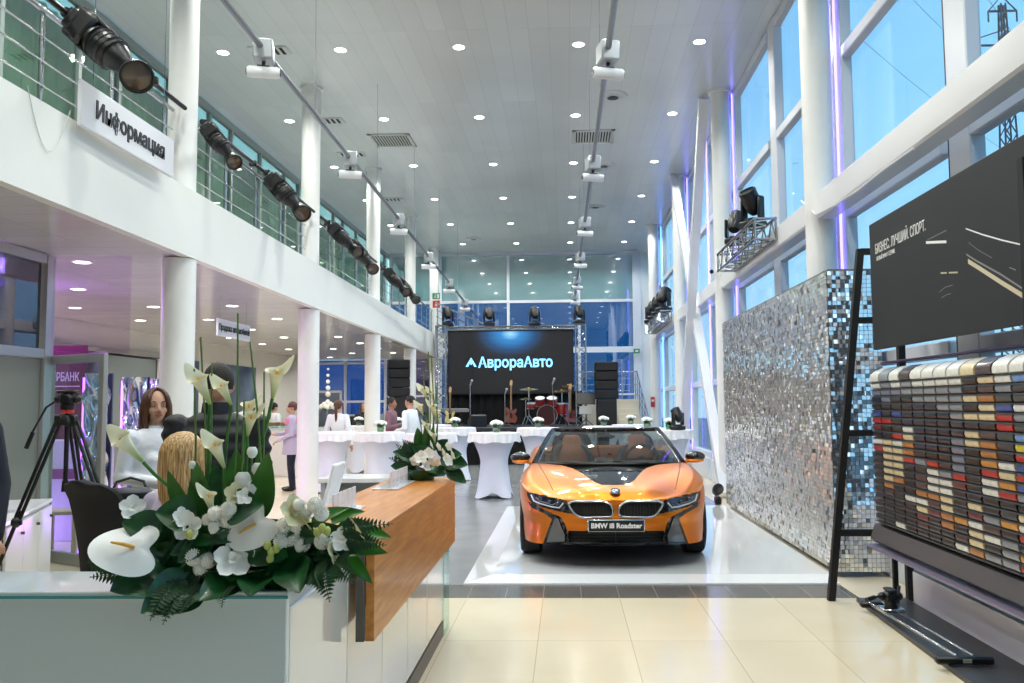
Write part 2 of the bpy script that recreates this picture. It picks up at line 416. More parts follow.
for (cx, cz, sx, sz) in ((-9.02, 1.05, .08, 2.1), (-8.08, 1.05, .08, 2.1), (-8.55, 2.08, 1.0, .08), (-8.55, .06, 1.0, .12)): fd.box(cx, YB-.02, cz, sx, .07, sz)
o = struct('door_1', fd, M_mull, smooth=0)
g = MB(); g.box(-8.55, YB-.02, 1.05, .9, .015, 2.0); g.build('pane', M_backblue, parent=o, smooth=0)
# glass partition and open door at far left -------------------------------
fd = MB(); fd.box(-5.5, 5.2, 2.16, .1, 7.0, .1); fd.box(-5.5, 5.2, 3.16, .1, 7.0, .1); fd.box(-5.5, 8.75, 1.6, .12, .14, 3.2)
o = struct('window_22', fd, mat('alu_frame', '#b4b6b4', rough=.35, metal=.5), smooth=0)
g = MB(); g.box(-5.5, 5.2, 2.66, .02, 6.9, .92); g.build('pane', M_tint, parent=o, smooth=0)
g = MB(); g.box(-5.52, 5.2, 1.05, .08, 6.95, 2.1); struct('wall_partition', g, mat('partition_grey', '#8b8982', rough=.45), smooth=0)
g = MB(); g.box(-5.02, 8.78, 2.68, .84, .02, 1.04); o = tag(g.build('window_23', glass('pink_glass', '#f7f1fb', .15, base=.02), smooth=0), kind='structure')
g = MB(); L = 1.0
d = MB()
for (cx, cz, sx, sz) in ((.04, 1.07, .08, 2.14), (.96, 1.07, .08, 2.14), (.5, 2.1, .85, .09), (.5, .06, .85, .12)): d.box(cx, 0, cz, sx, .05, sz, b=.005)
o = struct('door_2', d, mat('alu_frame2', '#a9aaa6', rough=.3, metal=.6), smooth=0, loc=(-5.5, 8.86, 0), rot=-.5)
g = MB(); g.box(.5, 0, 1.07, .84, .012, 1.98); g.build('pane', M_glass, parent=o, smooth=0)
g = MB(); g.tube([(.9, -.03, 1.05), (.9, -.08, 1.05), (.78, -.08, 1.05)], .011, 8); g.box(.9, -.03, 1.0, .05, .012, .2, b=.004); g.build('door_handle', M_steel, parent=o)
# ------------------------------------------------------------------ columns
LC = [(0, 9.1), (0, 14.1), (0, 19.2), (0, 24.3), (0, 29.3)]
LLAB = ['white round column beside the woman in the white shirt, nearest on the balcony side', 'white round column in front of the woman in the pink apron',
        'white round column beside the man in the dark pink shirt', 'white round column just behind the left speaker stack', 'white round column carrying the green and red exit signs']
for i, (x, y) in enumerate(LC):
    m = MB(); r = .175; x = fx(y)-r-.01 if i else fx(y)-r-.005
    m.lathe([(.0, 0), (r, 0), (r, ZS-.015), (0, ZS-.015)], (x, y, 0), 32)
    t = tag(m.build('column', M_white), LLAB[i], 'column', 'round columns along the balcony')
    m = MB(); m.lathe([(0, ZT-.06), (.155, ZT-.06), (.155, ZC-.05), (.19, ZC-.05), (.19, ZC), (0, ZC)], (x, y, 0), 32)
    m.build('column_top', M_white, parent=t)
RC = [(2.75, 9.12), (2.75, 14.71), (2.75, 20.31), (2.72, 26.0)]
RLAB = ['big white column behind the mirror wall, nearest on the window side', 'white column at the far end of the mirror wall, second on the window side',
        'third white column on the window side, behind the crossed braces', 'farthest white column on the window side, beside the blue light strip']
for i, (x, y) in enumerate(RC):
    m = MB(); m.lathe([(0, 0), (.16, 0), (.16, ZC-.04), (.2, ZC-.04), (.2, ZC), (0, ZC)], (x, y, 0), 32)
    tag(m.build('column', M_white), RLAB[i], 'column', 'tall columns along the glass facade')
m = MB(); m.lathe([(0, 0), (.14, 0), (.14, ZC), (0, ZC)], (-4.35, 30.05, 0), 24)
# LED strips on the facade
M_led = mat('violet_led', '#8a7bff', emit='#7a6cff', estr=4.0)
M_ledb = mat('blue_led', '#5aa0ff', emit='#4f8dff', estr=4.5)
NM = ['nearest', 'second nearest', 'middle', 'farthest']
for i, (x, y) in enumerate(RC):
    m = MB(); m.box(2.955, y-.02, 3.75, .02, .028, 6.5, b=.005)
    tag(m.build('led_strip', M_led if i < 3 else M_ledb, smooth=0), 'violet glowing light strip running up behind the %s window-side column' % NM[i], 'light strip', 'light strips on the facade')
for i, y in enumerate((17.45, 23.05, 28.0)):
    m = MB(); m.box(2.955, y, 3.75, .025, .04, 6.5, b=.005)
    tag(m.build('led_strip', M_ledb if i == 2 else M_led, smooth=0), ['violet light strip between the second and third window-side columns', 'violet light strip between the third and farthest window-side columns', 'blue light strip by the back glass wall'][i], 'light strip', 'light strips on the facade')

# ------------------------------------------------------------------ downlights
m = MB(); m.lathe([(.0, -.004), (.085, -.004)], n=20); dl_d = m.data('diffuser', M_lamp, smooth=0)
m = MB(); m.lathe([(.085, -.003), (.105, -.006), (.11, 0), (.0, .0)], n=20); dl_r = m.data('trim_ring', M_white)
def downlight(x, y, z, label, group, E, col, spread=150):
    o = bpy.data.objects.new('downlight', dl_r); COL.objects.link(o); o.location = (x, y, z-.001); tag(o, label, 'ceiling light', group)
    d = bpy.data.objects.new('diffuser', dl_d); COL.objects.link(d); d.parent = o; d.location = (0, 0, -.001)
    ld = LD[(E, col)] if (E, col) in LD else None
    if not ld:
        ld = bpy.data.lights.new('lamp', 'SPOT'); ld.energy = E; ld.color = lin(col); ld.spot_size = R_(spread); ld.spot_blend = .5; ld.shadow_soft_size = .09; LD[(E, col)] = ld
    l = bpy.data.objects.new('lamp', ld); COL.objects.link(l); l.location = (x, y, z-.03)
LD = {}
cn = ['outer left', 'left', 'centre-left', 'centre-right', 'right']
rn = ['nearest visible', 'second', 'third', 'fourth', 'fifth', 'sixth']
for j in range(-3, 6):
    for i in range(5):
        x = -5.25+1.83*i-.012*j; y = 12.6+3.2*j
        if j < 0: lab = 'round ceiling light overhead, just out of view above the %s line' % cn[i]
        else: lab = 'round ceiling light, %s row from the front, %s line of the hall ceiling' % (rn[j], cn[i])
        downlight(x, y, ZC, lab, 'round lights in the hall ceiling', 155, '#fafcf6')
rn2 = ['first', 'second', 'third', 'fourth', 'fifth', 'sixth', 'seventh', 'eighth', 'ninth', 'tenth', 'eleventh', 'twelfth', 'thirteenth']
for j in range(-2, 10):
    for i in range(3):
        x = -5.4-1.3*i; y = 9.24+2.14*j+(0 if i != 9 else 0)
        downlight(x, y, ZS, 'round light under the balcony, %s row from the front, %s line' % (rn2[j+2], ['hall-side', 'middle', 'wall-side'][i]), 'round lights under the balcony', 42, '#fdfaf4')

# ------------------------------------------------------------------ vents
M_vent = mat('vent_paint', '#c4c8c4', rough=.4)
def square_vent(x, y, label, s=.86):
    t = MB()
    for (cx, cy, sx, sy) in ((-s/2+.04, 0, .08, s), (s/2-.04, 0, .08, s), (0, -s/2+.04, s, .08), (0, s/2-.04, s, .08)): t.box(cx, cy, -.012, sx, sy, .024, b=.004)
    o = tag(t.build('ceiling_vent', M_vent, loc=(x, y, ZC)), label, 'vent', 'vents in the hall ceiling')
    b = MB(); b.box(0, 0, -.003, s-.16, s-.16, .004); b.build('backing', M_blackm, parent=o, smooth=0)
    for k in range(12):
        b = MB(); b.box(-s/2+.12+(s-.24)*k/11, 0, -.012, .028, s-.16, .02, b=.002); b.build('slat', M_vent, parent=o, smooth=0)
square_vent(.6, 17.1, 'square slatted vent in the ceiling right of centre, behind the right light track')
square_vent(-3.54, 17.1, 'square slatted vent in the ceiling left of centre')
for i, (x, y) in enumerate([(-4.5, 12.55), (-4.51, 15.8), (-4.61, 18.0), (-4.6, 22.1)]):
    t = MB(); t.box(0, 0, -.01, .6, .3, .02, b=.004); o = tag(t.build('ceiling_vent', M_vent, loc=(x, y, ZC)), ['small dark vent beside the nearest left track spotlight', 'small dark vent above the second left column', 'small vent just past the second left column', 'small vent near the third left column'][i], 'vent', 'small vents by the balcony columns')
    for k in range(5):
        b = MB(); b.box(-.2+.1*k, 0, -.022, .05, .24, .006); b.build('slot', M_blackm, parent=o, smooth=0)
for i, (x, y) in enumerate([(.88, 14.8), (.9, 19.2), (.86, 23.3), (-3.0, 27.6)]):
    t = MB(); t.lathe([(0, -.05), (.07, -.05), (.08, -.04), (.2, -.03), (.26, -.008), (.27, 0), (0, 0)], n=28)
    o = tag(t.build('air_diffuser', M_vent, loc=(x, y, ZC)), ['round air diffuser right of the right track, nearest', 'round air diffuser right of the right track, second', 'round air diffuser right of the right track, farthest', 'round air diffuser above the stage stairs'][i], 'air diffuser', 'round air diffusers')
    b = MB(); b.lathe([(0, -.055), (.1, -.052), (.1, -.049), (0, -.049)], n=20); b.build('opening', M_dsteel, parent=o)

# ------------------------------------------------------------------ light tracks
def ztr(y): return 5.32-.026*(y-8.5)
M_spotw = mat('spot_white', '#e4e6e8', rough=.3); M_box = mat('gear_grey', '#aeb2b6', rough=.4, metal=.4)
def track(xf, zf, label):
    t = MB(); ys = [5+25*i/12 for i in range(13)]
    t.tube([(xf(y), y, zf(y)) for y in ys], .033, 8)
    o = tag(t.build('light_track', mat('track_grey', '#8e9093', rough=.35, metal=.7)), label, 'light track', 'suspended light tracks')
    for y in (6.5, 10.4, 14, 17.6, 21.2, 25):
        c = MB(); c.tube([(xf(y), y, zf(y)+.03), (xf(y)+.0, y, ZC-.01)], .004, 5); c.build('suspension_cable', M_steel, parent=o)
    return o
track(lambda y: -3.13-.004*(y-8), ztr, 'grey light track hung below the ceiling along the balcony side')
track(lambda y: .48-.007*(y-8), lambda y: 5.3, 'grey light track hung right of the hall centre')
def spot_proto():
    t = thing('track_spotlight', '', 'spotlight')
    b = MB(); b.box(0, 0, -.02, .2, .24, .21, b=.015); b.build('gear_box', M_box, parent=t)
    b = MB(); b.cyl((0, 0, -.12), (0, 0, -.19), .02, n=10); b.box(0, 0, -.195, .13, .07, .05, b=.006); b.build('joint', M_dsteel, parent=t)
    b = MB(); Mx = Matrix.Rotation(R_(90), 4, 'Y')
    b.lathe([(0, -.17), (.05, -.165), (.06, -.14), (.06, .14), (.05, .165), (0, .17)], (0, -.0, -.24), 20, M=Mx); h = b.build('head', M_spotw, parent=t)
    b = MB(); b.lathe([(0, .171), (.035, .175), (.04, .155)], (0, 0, -.24), 16, M=Mx); b.lathe([(.04, -.155), (.035, -.175), (0, -.171)], (0, 0, -.24), 16, M=Mx); b.build('end_cap', M_dsteel, parent=h)
    return t
sp = spot_proto(); first = True
TL = ['nearest', 'second', 'third', 'fourth', 'fifth', 'sixth']
for side, xs, zf, ys_ in (('left', lambda y: -3.13-.004*(y-8), ztr, [8.56, 12.2, 15.9, 19.5, 23.1, 26.8]), ('right', lambda y: .48-.007*(y-8), lambda y: 5.3, [8.75, 12.9, 17.2, 21.3, 25.4, 29.2])):
    for k, y in enumerate(ys_):
        o = sp if first else dup(sp); first = False
        o.location = (xs(y), y, zf(y)); o['label'] = 'white spotlight with grey gear box on the %s track, %s along it' % (side, TL[k]); o['group'] = 'spotlights on the light tracks'
        if side == 'left': o.rotation_euler = (0, 0, .25)

# ------------------------------------------------------------------ balcony railing (one per bay) and black lighting pipe
def railing(y0, y1, label, near=False):
    t = thing('balcony_railing', label, 'railing', group='steel railings on the balcony')
    n = max(2, int(round((y1-y0)/1.15))+1)
    for k in range(n):
        y = y0+.12+(y1-y0-.24)*k/(n-1); x = fx(y)-.22
        b = MB(); b.cyl((x-.02, y, ZT-.1), (x-.02, y, 4.8), .021, n=10); b.ball((x-.02, y, ZT-.02), (.045, .045, .03), 10, 6); b.build('post', M_steel, parent=t)
    for z, r in ((4.82, .022), (4.6, .008), (4.4, .008), (4.2, .008)):
        b = MB(); b.tube([(fx(y0)-.2, y0, z), (fx(y1)-.2, y1, z)], r, 8); b.build('rail', M_steel, parent=t)
cy = [3.0]+[c_[1] for c_ in LC]
for i in range(5):
    railing(cy[i]+.2, cy[i+1]-.2, ['steel railing on the balcony behind the white information sign', 'steel railing on the balcony between the first and second columns', 'steel railing on the balcony between the second and third columns', 'steel railing on the balcony between the third and fourth columns', 'steel railing at the far end of the balcony'][i])
for (ya, yb, l) in ((4, 8.88, 'above the information sign'), (9.32, 13.88, 'between the first and second balcony columns'), (14.32, 18.98, 'between the second and third balcony columns'), (19.42, 22.9, 'past the third balcony column')):
    b = MB(); b.tube([(fx(ya)-.06, ya, 4.83), (fx(yb)-.06, yb, 4.83)], .026, 10); p_ = tag(b.build('lighting_pipe', M_black), 'black pipe clamped along the top of the railing, '+l, 'pipe', 'black pipes on the balcony railing')
    for k in range(int((yb-ya)/1.2)):
        b = MB(); b.box(fx(ya)-.1, ya+.5+1.2*k, 4.83, .1, .05, .08, b=.01); b.build('clamp', M_black, parent=p_)

# ------------------------------------------------------------------ signs
M_sign = mat('sign_white', '#e6e6ea', rough=.25); M_ink = mat('sign_ink', '#16171c', rough=.5)
t = thing('information_sign', 'white hanging sign reading Информация on the balcony front', 'sign', (fx(7.4)+.1, 7.41, 4.07))
b = MB(); b.box(0, 0, 0, .04, 1.62, .38, b=.006); b.build('board', M_sign, parent=t)
tb = text_mb('Информация', .2, .006, .006, sx=.98)
tb.xf(Matrix.Translation((.024, 0, -.0)) @ Matrix.Rotation(R_(90), 4, 'Z') @ FACE_NY); tb.build('lettering', M_ink, parent=t, smooth=0)
for dy in (-.62, .62):
    b = MB(); b.tube([(0, dy, .18), (0, dy, ZC-4.08)], .003, 5); b.build('suspension_wire', M_steel, parent=t)
ys_ = 12.5; ix, iz = -5.35, 2.74
t = thing('sales_sign', 'small white hanging sign reading Продажа автомобилей under the balcony', 'sign', (-5.02, 12.65, 2.74), PI/2)
b = MB(); b.box(0, 0, 0, 1.25, .03, .25, b=.005); b.build('board', M_sign, parent=t)
tb = text_mb('Продажа автомобилей', .125, .005, .003, sx=.85); tb.xf(Matrix.Translation((0, -.018, 0)) @ FACE_NY); tb.build('lettering', M_ink, parent=t, smooth=0)
for dx in (-.5, .5):
    b = MB(); b.tube([(dx, 0, .12), (dx, 0, ZS-2.74)], .003, 5); b.build('suspension_wire', M_steel, parent=t)
# exit signs
t = thing('exit_sign', 'green running-man exit sign on the farthest balcony column', 'sign', (-4.33, 28.2, 5.22))
b = MB(); b.box(0, 0, 0, .36, .03, .28, b=.005); b.xf(Matrix.Scale(.72, 4)); b.build('board', mat('exit_green', '#2f8a54', rough=.4), parent=t)
b = MB(); b.box(.09, -.018, 0, .1, .006, .2); b.tube([(-.03, -.02, .09), (-.05, -.02, 0), (-.1, -.02, -.09)], .014, 6); b.tube([(-.05, -.02, 0), (0, -.02, -.09)], .014, 6); b.ball((-.02, -.02, .11), .02, 8, 6); b.tube([(-.1, -.02, .04), (-.03, -.02, .06), (.02, -.02, .02)], .01, 6); b.xf(Matrix.Scale(.72, 4)); b.build('pictogram', M_sign, parent=t)
t = thing('fire_sign', 'red sign with white arrow below the green exit sign', 'sign', (-4.33, 28.2, 4.95))
b = MB(); b.box(0, 0, 0, .34, .03, .34, b=.005); b.xf(Matrix.Scale(.72, 4)); b.build('board', mat('fire_red', '#c0262b', rough=.4), parent=t)
b = MB(); b.box(0, -.018, .03, .06, .006, .16); b.prism([(-.08, -.03), (.08, -.03), (0, -.12)], .006, lambda u, v, w: (u, -.021+w, v)); b.xf(Matrix.Scale(.72, 4)); b.build('pictogram', M_sign, parent=t, smooth=0)
# ------------------------------------------------------------------ theatrical lights
M_lens = mat('lens_brown', '#4a3d30', rough=.15, coat=1); M_lensd = mat('lens_dark', '#2c3640', rough=.08, coat=1)
def profile_light():
    t = thing('stage_light', '', 'stage light')
    b = MB(); b.lathe([(.03, -.04), (.05, -.04), (.05, .04), (.03, .04), (.03, -.04)], (0, 0, 0), 14, M=Matrix.Rotation(R_(90), 4, 'X')); b.box(0, 0, -.07, .05, .05, .06); b.box(.05, 0, 0, .05, .03, .05, b=.008); b.build('clamp', M_black, parent=t)
    b = MB(); b.box(0, 0, -.2, .3, .22, .2, b=.03); b.box(0, .0, -.12, .2, .24, .1, b=.02); b.box(.13, 0, -.2, .06, .14, .12, b=.01); b.build('base', M_black, parent=t)
    b = MB()
    b.lathe([(0, -.28), (.09, -.29), (.135, -.34), (.15, -.42), (.15, -.5), (.13, -.6), (.1, -.68), (.075, -.73), (0, -.74)], (0, 0, 0), 18)
    for k in range(5): b.lathe([(.14, -.36-.05*k), (.158, -.37-.05*k), (.14, -.38-.05*k)], (0, 0, 0), 18)
    for s in (-1, 1): b.box(s*.14, 0, -.38, .035, .1, .28, b=.012)
    b.build('body', M_black, parent=t)
    h = MB(); Mx = Matrix.Rotation(R_(-48), 4, 'X')
    h.lathe([(0, .14), (.09, .13), (.12, .08), (.125, -.06), (.14, -.1), (.14, -.16), (.122, -.16), (.118, -.13)], (0, -.02, -.84), 22, M=Mx)
    h.box(0, .02, -.76, .17, .1, .14, b=.02); hh = h.build('head', M_black, parent=t)
    h = MB(); h.lathe([(0, -.15), (.06, -.145), (.119, -.135)], (0, -.02, -.84), 22, M=Mx); h.build('lens', M_lens, parent=hh)
    return t
pl = profile_light(); first = True
for (y, z, ang, ry, s, lab) in [
    (6.65, 4.83, .0, -48, .94, 'large black stage light above the information sign, lens facing down'),
    (9.35, 4.83, .2, -38, .64, 'small black stage light on the railing just past the nearest column'),
    (11.5, 4.83, .1, -42, .85, 'black ribbed stage light hanging before the second column'),
    (14.75, 4.83, .3, -45, .8, 'black stage light just past the second column, back one of a pair'),
    (16.3, 4.83, .0, -40, .85, 'black stage light before the third column, front one of a pair'),
    (19.8, 4.83, .2, -42, .85, 'black stage light just past the third column, first of the far pair'),
    (21.3, 4.83, .1, -42, .85, 'black stage light farthest along the balcony pipe')]:
    o = pl if first else dup(pl); first = False
    o.location = (fx(y)-.06, y, z); o.rotation_euler = (0, R_(ry), ang); o.scale = (s, s, s); o['label'] = lab; o['group'] = 'stage lights clamped to the balcony pipe'

def moving_head():
    t = thing('moving_head_light', '', 'stage light')
    b = MB(); b.box(0, 0, .06, .36, .3, .12, b=.025); b.box(0, 0, .14, .2, .2, .05, b=.02); b.build('base', M_black, parent=t)
    for s in (-1, 1):
        b = MB(); b.box(s*.17, 0, .32, .05, .15, .36, b=.02); b.build('yoke_arm', M_black, parent=t)
    h = MB(); Mx = Matrix.Rotation(R_(-35), 4, 'X')
    h.lathe([(0, -.2), (.09, -.19), (.13, -.12), (.145, 0), (.14, .14), (.145, .2), (.12, .22), (.11, .2)], (0, 0, .42), 20, M=Mx); hh = h.build('head', M_black, parent=t)
    h = MB(); h.lathe([(0, .2), (.11, .195)], (0, 0, .42), 20, M=Mx); h.build('lens', M_lensd, parent=hh)
    return t
def truss(name, label, p0, p1, w, bays, grp, up=(0, 0, 1), cat='truss'):
    t = thing(name, label, cat, group=grp); P0, P1 = Vector(p0), Vector(p1); d = (P1-P0).normalized(); u = Vector(up); s = d.cross(u).normalized(); u = s.cross(d)
    cs = [(-1, -1), (1, -1), (1, 1), (-1, 1)]; off = [s*(a*w/2)+u*(b*w/2) for a, b in cs]
    for o_ in off:
        b = MB(); b.cyl(P0+o_, P1+o_, .022, n=8); b.build('chord', M_steel, parent=t)
    for q in range(4):
        b = MB(); A, B = off[q], off[(q+1) % 4]
        for k in range(bays):
            a = P0+(P1-P0)*k/bays; c = P0+(P1-P0)*(k+.5)/bays; e = P0+(P1-P0)*(k+1)/bays
            b.cyl(a+A, c+B, .011, n=6, cap=False); b.cyl(c+B, e+A, .011, n=6, cap=False)
        b.cyl(P0+A, P0+B, .014, n=6); b.cyl(P1+A, P1+B, .014, n=6)
        b.build('lacing', M_steel, parent=t)
    return t
mh = moving_head(); first = True
def put_mh(x, y, z, rz, lab, grp, s=1.0):
    global first
    o = mh if first else dup(mh); first = False
    o.location = (x, y, z); o.rotation_euler = (0, 0, rz); o.scale = (s, s, s); o['label'] = lab; o['group'] = grp
truss('wall_truss', 'short steel truss on brackets above the mirror wall carrying two moving lights', (2.51, 10.6, 3.76), (2.51, 13.2, 3.76), .26, 6, 'short trusses on the facade beams')
put_mh(2.51, 12.45, 3.90, -.5, 'round-headed black moving light on the nearer facade truss, left one', 'moving lights on the facade trusses', .78)
put_mh(2.51, 11.3, 3.90, 2.2, 'black moving light on the nearer facade truss, right one turned away', 'moving lights on the facade trusses', .85)
truss('wall_truss', 'short steel truss far along the window side carrying four moving lights', (2.51, 21.2, 3.76), (2.51, 25.2, 3.76), .26, 9, 'short trusses on the facade beams')
for k in range(4): put_mh(2.51, 21.7+1.05*k, 3.90, -.8, 'black moving light on the far facade truss, %s from the front' % ['first', 'second', 'third', 'last'][k], 'moving lights on the facade trusses', 1.0)
for k, (px, l) in enumerate([(-3.62, 'on top of the left truss tower'), (-2.35, 'above the screen, left of centre'), (-.95, 'above the screen, right of centre'), (.42, 'on top of the right truss tower')]):
    put_mh(px, 25.9, 4.0 if abs(px+1.6) > 1.5 else 3.98, .3, 'black moving light '+l, 'moving lights above the screen', .9)

# ------------------------------------------------------------------ stage, screen
t = thing('stage', 'low black-draped stage in front of the big screen', 'stage', (0, 0, 0))
b = MB(); b.box(-1.6, 24.03, .93, 4.5, 3.16, .08); b.build('deck', mat('stage_deck', '#2a2b2e', rough=.5), parent=t, smooth=0)
b = MB(); b.grid(lambda u, v: (-3.85+4.5*u, 22.42+.03*math.sin(u*120), .89*(1-v)), 240, 1); b.grid(lambda u, v: (.65+.02*math.sin(u*60), 22.42+3.15*u, .89*(1-v)), 80, 1); b.build('skirt', M_blackf, parent=t)
b = MB(); b.grid(lambda u, v: (-3.72+4.2*u, 26.15+.04*math.sin(u*90), .97+1.0*v), 200, 1); tag(b.build('back_drape', M_blackf), 'black curtain hanging below the big screen behind the band gear', 'curtain')
SX, SZ, SY = -1.7, 2.87, 26.05
t = thing('led_screen', 'big black LED screen with glowing blue АврораАвто lettering', 'screen')
b = MB(); b.box(SX, SY, SZ, 3.86, .12, 1.96); b.build('cabinet', M_black, parent=t, smooth=0)
def screen_mat():
    m = mat('screen_face', '#0b0b0d', rough=.45); nt = m.node_tree; b = nt.nodes['Principled BSDF']
    tc = nt.nodes.new('ShaderNodeTexCoord'); mp = nt.nodes.new('ShaderNodeMapping'); mp.inputs['Location'].default_value = (.0, 0, -1.0); mp.inputs['Scale'].default_value = (.75, 0, 1.15)
    gr = nt.nodes.new('ShaderNodeVectorMath'); gr.operation = 'LENGTH'
    nt.links.new(tc.outputs['Object'], mp.inputs[0])
    mp.vector_type = 'POINT'
    sb = nt.nodes.new('ShaderNodeVectorMath'); sb.operation = 'SUBTRACT'; sb.inputs[1].default_value = (0, 0, 0)
    nt.links.new(mp.outputs[0], sb.inputs[0]); nt.links.new(sb.outputs[0], gr.inputs[0])
    cr = nt.nodes.new('ShaderNodeValToRGB'); e = cr.color_ramp.elements; e[0].position = 0; e[0].color = (.35, .75, 1, 1); e[1].position = .9; e[1].color = (.006, .006, .008, 1)
    x = e.new(.22); x.color = (.03, .25, .62, 1); x = e.new(.55); x.color = (.01, .07, .2, 1); x = e.new(.75); x.color = (.012, .02, .04, 1)
    wv = nt.nodes.new('ShaderNodeTexWave'); wv.bands_direction = 'Z'; wv.inputs['Scale'].default_value = 8; wv.wave_type = 'BANDS'
    nt.links.new(tc.outputs['Object'], wv.inputs['Vector'])
    nt.links.new(gr.outputs['Value'], cr.inputs[0])
    mr = nt.nodes.new('ShaderNodeMapRange'); mr.inputs[3].default_value = .55; mr.inputs[4].default_value = 1.1; nt.links.new(wv.outputs['Fac'], mr.inputs[0])
    nt.links.new(cr.outputs[0], b.inputs['Emission Color']); nt.links.new(mr.outputs[0], b.inputs['Emission Strength'])
    return m
b = MB(); b.box(0, 0, 0, 3.8, .02, 1.9); b.build('display', screen_mat(), parent=t, smooth=0, loc=(SX, SY-.07, SZ))
M_logo = mat('screen_letters', '#9fe0ff', emit='#6cc6f4', estr=1.3); M_logo2 = mat('screen_letters_white', '#ffffff', emit='#d8f0ff', estr=1.3)
tb = text_mb('АврораАвто', .44, .006, .009, align='LEFT', sx=1.02); w_ = max(v[0] for v in tb.v)-min(v[0] for v in tb.v)
k_ = 2.28/w_
tb.xf(Matrix.Translation((SX-.99, SY-.09, SZ-.02)) @ FACE_NY @ Matrix.Diagonal((k_, 1, 1, 1))); tb.build('lettering', M_logo, parent=t, smooth=0)
b = MB(); b.prism([(-.17, -.13), (0, .15), (.17, -.13), (.09, -.13), (.05, -.02), (.0, -.08), (-.04, -.02), (-.09, -.13)], .006, lambda u, v, w: (SX-1.21+u, SY-.092+w, SZ+v)); b.build('mountain_logo', M_logo, parent=t, smooth=0)
truss('truss_tower', 'steel truss tower at the left edge of the big screen', (-3.82, 25.9, 0), (-3.82, 25.9, 4.0), .3, 9, 'truss towers beside the screen', up=(0, 1, 0))
truss('truss_tower', 'steel truss tower at the right edge of the big screen', (.45, 25.9, 0), (.45, 25.9, 4.0), .3, 9, 'truss towers beside the screen', up=(0, 1, 0))
truss('top_truss', 'steel truss across the top of the big screen', (-3.62, 25.95, 3.92), (.25, 25.95, 3.92), .1, 22, None)

# ------------------------------------------------------------------ loudspeakers
M_grille = mat('speaker_grille', '#0e0e10', rough=.65, bump=.3, bscale=300)
def line_array(x, y, w, base, n, mh_, labs, sub, rz=0):
    z = base
    if sub:
        t = thing('subwoofer', sub, 'loudspeaker', (x, y, z), rz); b = MB(); b.box(0, .3, .5, w*.86, .6, 1.0, b=.01); b.build('cabinet', M_black, parent=t, smooth=0)
        b = MB(); b.box(0, -.005, .5, w*.8, .02, .92, b=.006); b.build('grille', M_grille, parent=t, smooth=0); z += 1.0
    for k in range(n):
        t = thing('line_array_speaker', labs % ['bottom', 'second from the bottom', 'third from the bottom', 'top', 'very top'][k], 'loudspeaker', (x, y, z), rz, 'stacked loudspeaker modules')
        b = MB(); b.box(0, .25, mh_/2, w, .5, mh_-.012, b=.012); b.build('cabinet', M_black, parent=t, smooth=0)
        b = MB(); b.box(0, -.006, mh_/2, w-.08, .02, mh_-.05, b=.005); b.build('grille', M_grille, parent=t, smooth=0); z += mh_
        for s in (-1, 1):
            b = MB(); b.box(s*w/2, .02, mh_/2, .02, .06, mh_*.6, b=.004); b.build('rigging', M_dsteel, parent=t, smooth=0)
line_array(1.07, 22.7, .62, .7, 4, .25, 'black loudspeaker module, %s of the right-hand stack', 'black subwoofer under the right-hand speaker stack')
line_array(-4.28, 21.6, .55, .8, 4, .24, 'black loudspeaker module, %s of the left-hand stack', 'black subwoofer under the left-hand speaker stack', rz=.15)
for (x, y, z_, l) in ((1.07, 23.0, .7, 'right'), (-4.28, 21.9, .8, 'left')):
    b = MB(); b.box(0, 0, z_/2, .75, .7, z_, b=.01); tag(b.build('speaker_plinth', M_blackm, loc=(x, y, 0), smooth=0), 'black box plinth under the %s speaker stack' % l, 'plinth')

# ------------------------------------------------------------------ band gear
M_chrome = mat('chrome', '#d5d8dc', rough=.08, metal=1); M_brass = mat('cymbal_brass', '#c9a25a', rough=.25, metal=1)
M_red = mat('drum_red', '#8c1d24', rough=.15, coat=.8)
ZD = .97; M_gdrum = mat('drum_front', '#3a1216', rough=.3)
t = thing('drum_kit', 'red drum kit with brass cymbals on the stage', 'drum kit', (-.55, 24.2, ZD))
def drum(x, y, z, r, h, tilt, nm):
    b = MB(); Mx = Matrix.Rotation(tilt, 4, 'X'); b.lathe([(0, 0), (r, 0), (r, h), (0, h)], (x, y, z), 24, M=Mx); d = b.build(nm, M_red, parent=t)
    b = MB(); 
    for zz in (0, h): b.lathe([(r, zz-.012), (r+.012, zz-.012), (r+.012, zz+.012), (r, zz+.012)], (x, y, z), 24, M=Mx)
    b.build('hoop', M_chrome, parent=d)
    b = MB(); b.lathe([(0, h+.003), (r-.005, h+.003)], (x, y, z), 24, M=Mx); b.build('drum_head', M_gdrum if nm == 'bass_drum' else mat('drum_skin', '#dfe0e2', rough=.4), parent=d)
b = MB(); Mx = Matrix.Rotation(R_(90), 4, 'X'); drum(0, .2, .3, .28, .4, R_(90), 'bass_drum')
drum(-.2, -.0, .6, .14, .2, R_(25), 'tom_drum'); drum(.14, 0, .6, .15, .2, R_(25), 'tom_drum'); drum(.42, .1, .32, .19, .3, R_(5), 'floor_tom'); drum(-.42, .15, .5, .17, .14, R_(8), 'snare_drum')
for (x, y, z, r) in ((-.52, .1, 1.06, .27), (.42, .1, 1.0, .25), (-.62, .3, .78, .18), (.62, .3, 1.15, .22)):
    b = MB(); b.lathe([(0, .03), (.04, .025), (.05, .01), (r, -.02), (r, -.024), (0, .0)], (x, y, z), 24, M=Matrix.Rotation(R_(8), 4, 'X')); c = b.build('cymbal', M_brass, parent=t)
    b = MB(); b.cyl((x, y, z-.01), (x, y, .25), .012, n=8)
    for a in (0, 2.1, 4.2): b.cyl((x, y, .3), (x+.22*math.cos(a), y+.22*math.sin(a), 0), .009, n=6)
    b.build('stand', M_chrome, parent=c)
